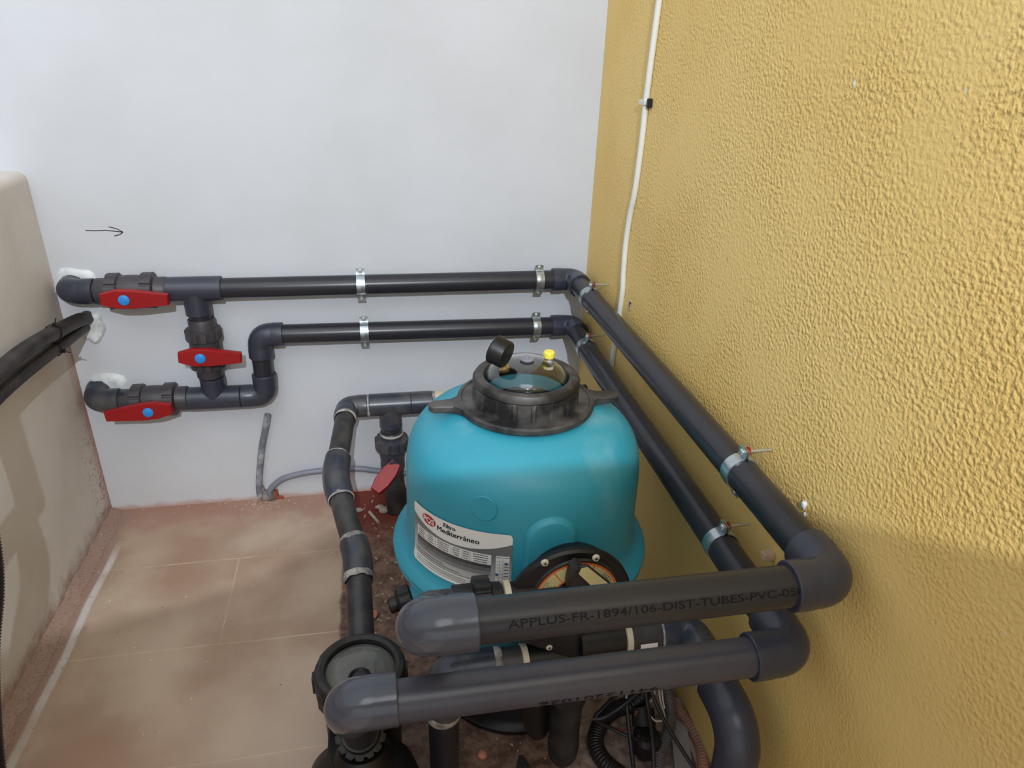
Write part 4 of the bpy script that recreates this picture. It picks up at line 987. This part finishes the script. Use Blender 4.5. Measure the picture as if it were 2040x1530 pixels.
# ------------------------------------------------------------------ clutter in the right corner
def tube(name, pts, r, mat, label, cat, n=12, group=None):
    b = B(); b.sweep(smooth(pts, 10), r, n); return single(name, b, mat, pts[0], label, cat, group)
def atz(u, v_, z):
    """point at height z seen at photo pixel (u, v) (2040x1530)"""
    d = right * ((u - 1020) / 1416) + up * (-(v_ - 765) / 1416) + fwd; c0 = V((-0.5646, -1.8, 1.2169)); return c0 + d * ((z - c0.z) / d.z)
def px(*l): return [tuple(atz(*p_)) for p_ in l]
b = corrugated(px((1300, 1350, 0.10), (1268, 1398, 0.07), (1228, 1412, 0.04), (1198, 1440, 0.022), (1186, 1478, 0.018), (1202, 1515, 0.018), (1240, 1548, 0.018), (1275, 1590, 0.018)), 0.0165, 0.006, 0.0012)
single('corrugated_tube', b, 'corr_black', atz(1186, 1478, 0.0), 'thick black corrugated tube looping over the floor right of the filter base', 'conduit tube')
b = corrugated(px((1322, 1352, 0.12), (1332, 1388, 0.10), (1336, 1425, 0.07), (1330, 1460, 0.045), (1316, 1500, 0.03), (1306, 1560, 0.02)), 0.0120, 0.0055, 0.0016)
single('corrugated_tube', b, 'corr_grey', atz(1306, 1560, 0.0), 'grey corrugated tube dropping to the floor between the black float and the grey trunking', 'conduit tube')
b = corrugated(px((1335, 1395, 0.05), (1350, 1412, 0.035), (1370, 1438, 0.022), (1388, 1468, 0.018), (1398, 1500, 0.016), (1403, 1570, 0.016)), 0.0105, 0.0068, 0.0018)
single('corrugated_tube', b, 'corr_brown', atz(1403, 1570, 0.0), 'pinkish corrugated tube lying along the foot of the ochre wall', 'conduit tube')
a0, a1 = atz(1343, 1400, 0.0), atz(1362, 1560, 0.0); dd_ = (a1 - a0).normalized(); sd = V((-dd_.y, dd_.x, 0))
b = B(); b.box((a0 + a1) / 2 + V((0, 0, 0.009)), ((a1 - a0).length, 0.034, 0.018), (dd_, sd, (0, 0, 1)), bev=0.003); single('cable_trunking', b, 'trunk', (a0 + a1) / 2, 'pale grey trunking lying on the floor beside the pinkish corrugated tube', 'trunking')
a0, a1 = atz(1350, 1425, 0.0), atz(1392, 1530, 0.0); dd_ = (a1 - a0).normalized(); sd = V((-dd_.y, dd_.x, 0))
b = B(); b.box((a0 + a1) / 2 + V((0, 0, 0.004)), ((a1 - a0).length, 0.010, 0.008), (dd_, sd, (0, 0, 1)), bev=0.001); single('wooden_strip', b, 'board', (a0 + a1) / 2, 'narrow beige wooden strip between the trunking and the pinkish tube', 'strip')
fc = atz(1288, 1480, 0.03)
t = thing('float_switch', fc - V((0, 0, 0.03)), 'black ribbed float box on the floor under the tangle of wires', 'float switch')
b = B(); b.box(fc, (0.045, 0.050, 0.050), bev=0.008); build('float_body', b, 'blackmat', t)
b = B(); b.box(fc, (0.049, 0.010, 0.054), bev=0.004); build('float_rib', b, 'black', t)
b = B(); b.cyl(fc + V((0.0, 0.02, 0.02)), fc + V((0.004, 0.045, 0.04)), 0.022); build('cable_gland', b, 'blackmat', t)
tube('black_wire', px((1232, 1380, 0.14), (1200, 1412, 0.10), (1186, 1432, 0.08), (1216, 1450, 0.06), (1250, 1466, 0.05), (1275, 1475, 0.055)), 0.0035, 'wireblack', 'black wire sagging from the sight tube to the float box', 'wire')
tube('black_wire', px((1290, 1362, 0.15), (1240, 1405, 0.10), (1205, 1428, 0.085), (1182, 1432, 0.08)), 0.0048, 'wireblack', 'thick black wire sweeping left beneath the lower front pipe', 'wire')
tube('black_wire', px((1284, 1365, 0.14), (1292, 1420, 0.11), (1300, 1480, 0.09), (1304, 1560, 0.06)), 0.0040, 'wireblack', 'straight black wire dropping in front of the float box', 'wire')
tube('black_wire', px((1292, 1365, 0.14), (1318, 1425, 0.10), (1350, 1480, 0.07), (1392, 1545, 0.04)), 0.0036, 'wireblack', 'black wire running down right over the grey trunking', 'wire')
tube('black_wire', px((1245, 1375, 0.12), (1250, 1420, 0.09), (1256, 1480, 0.05), (1266, 1560, 0.02)), 0.0042, 'wireblack', 'black wire falling left of the float box to the floor', 'wire')
tube('brown_wire', px((1205, 1445, 0.04), (1228, 1453, 0.03), (1250, 1455, 0.03), (1262, 1445, 0.05), (1268, 1415, 0.08)), 0.0025, 'brick', 'reddish brown wire curling left of the float box', 'wire')
tube('white_wire', px((1312, 1368, 0.14), (1316, 1398, 0.11), (1324, 1424, 0.09), (1322, 1434, 0.08), (1306, 1436, 0.08), (1294, 1424, 0.09)), 0.0016, 'wirewhite', 'cream wire with a hooked loop hanging over the float box', 'wire', 8)
tube('white_wire', px((1318, 1368, 0.14), (1321, 1395, 0.11), (1324, 1412, 0.10)), 0.0015, 'wirewhite', 'short straight cream wire beside the hooked one', 'wire', 8)
tube('white_wire', px((1306, 1370, 0.14), (1300, 1390, 0.12), (1297, 1396, 0.12), (1303, 1388, 0.12), (1305, 1370, 0.14)), 0.0014, 'wirewhite', 'small doubled cream wire loop just under the lower front pipe', 'wire', 8)
tube('white_wire', px((1249, 1378, 0.12), (1248, 1390, 0.12)), 0.0020, 'wirewhite', 'short cream wire end poking out left under the lower front pipe', 'wire', 8)

# ------------------------------------------------------------------ loose bits on the floor
def pebble(u, v_, r, mat, label, nm='pebble', sc=(1, 1, 0.7), seed=1):
    c_ = atz(u, v_, r * 0.6); b = B(); b.blob((c_.x, c_.y, r * sc[2] * 0.9), r, sc, 14, 0.12, seed); single(nm, b, mat, (c_.x, c_.y, 0), label, nm.replace('_', ' '), ang=60)
pebble(961, 1503, 0.0095, 'pebble', 'round pink pebble on the floor in front of the black filter base')
pebble(746, 1222, 0.0100, 'pebble', 'flat orange pebble on the dirt beside the pump suction pipe', sc=(0.8, 1.2, 0.5), seed=3)
pebble(745, 1030, 0.0, 'chip', '', seed=4) if False else None
c_ = atz(745, 1032, 0.004); b = B(); b.cyl((c_.x - 0.012, c_.y + 0.030, 0.004), (c_.x + 0.012, c_.y - 0.022, 0.004), 0.0045, n=10); single('plaster_stick', b, 'chip', (c_.x, c_.y, 0), 'short pale stick lying on the red dirt at the wall behind the tank', 'debris')
for k, (u, v_, r) in enumerate(((768, 1018, 0.016), (714, 1018, 0.011), (756, 1012, 0.010))):
    c_ = atz(u, v_, 0); b = B(); b.blob((c_.x, c_.y, 0.004), r, (1.2, 0.8, 0.4), 12, 0.3, 20 + k)
    single('plaster_chunk', b, 'chip', (c_.x, c_.y, 0), ('large pale plaster chunk at the wall beside the tank', 'flat plaster chunk beside the suction pipe at the wall', 'small plaster chunk between the two larger ones at the wall')[k], 'debris', ang=60)
fc = atz(1040, 1524, 0.004); b = B(); b.prism([(-0.022, -0.03), (0.025, -0.03), (0.004, 0.016), (-0.004, 0.016)], fc, (1, 0, 0), (0, 1, 0.2), (0, -0.2, 1), 0.006, 0.001)
single('plastic_shard', b, 'blackmat', (fc.x, fc.y, 0), 'pointed black plastic shard on the floor before the filter base', 'debris')
# scattered crumbs nobody could count
b = B(); rn = random.Random(9)
def crumb(x, y, r):
    k = rn.randint(0, 9999); c_ = V((x, y, r * 0.4)); a = rn.uniform(0, 6.28); l_ = rn.uniform(0.6, 2.2)
    b.box(c_, (r * l_ * 1.6, r * 1.1, r * 0.8), ((math.cos(a), math.sin(a), rn.uniform(-0.2, 0.2)), (-math.sin(a), math.cos(a), 0), (0, 0, 1)))
for k in range(150): crumb(rn.uniform(-0.66, -0.50), rn.uniform(-0.62, -0.02), rn.uniform(0.0008, 0.0032))
for k in range(45): crumb(rn.uniform(-1.28, -0.70), -abs(rn.gauss(0, 0.03)) - 0.004, rn.uniform(0.0006, 0.0022))
for k in range(60): crumb(rn.gauss(-0.90, 0.025), -abs(rn.gauss(0.01, 0.03)) - 0.004, rn.uniform(0.0008, 0.0034))
for k in range(110): crumb(-1.235 - abs(rn.gauss(0, 0.02)), rn.uniform(-1.0, -0.05), rn.uniform(0.0006, 0.0022))
for k in range(45): crumb(rn.uniform(-1.2, -0.7), rn.uniform(-1.0, -0.1), rn.uniform(0.0006, 0.0013))
for k in range(70): crumb(rn.uniform(-0.52, -0.02), rn.uniform(-1.05, -0.86), rn.uniform(0.0006, 0.0020))
single('plaster_crumbs', b, 'chip', (-0.6, -0.3, 0), 'fine pale plaster crumbs scattered over the dusty floor', 'crumbs', kind='stuff')
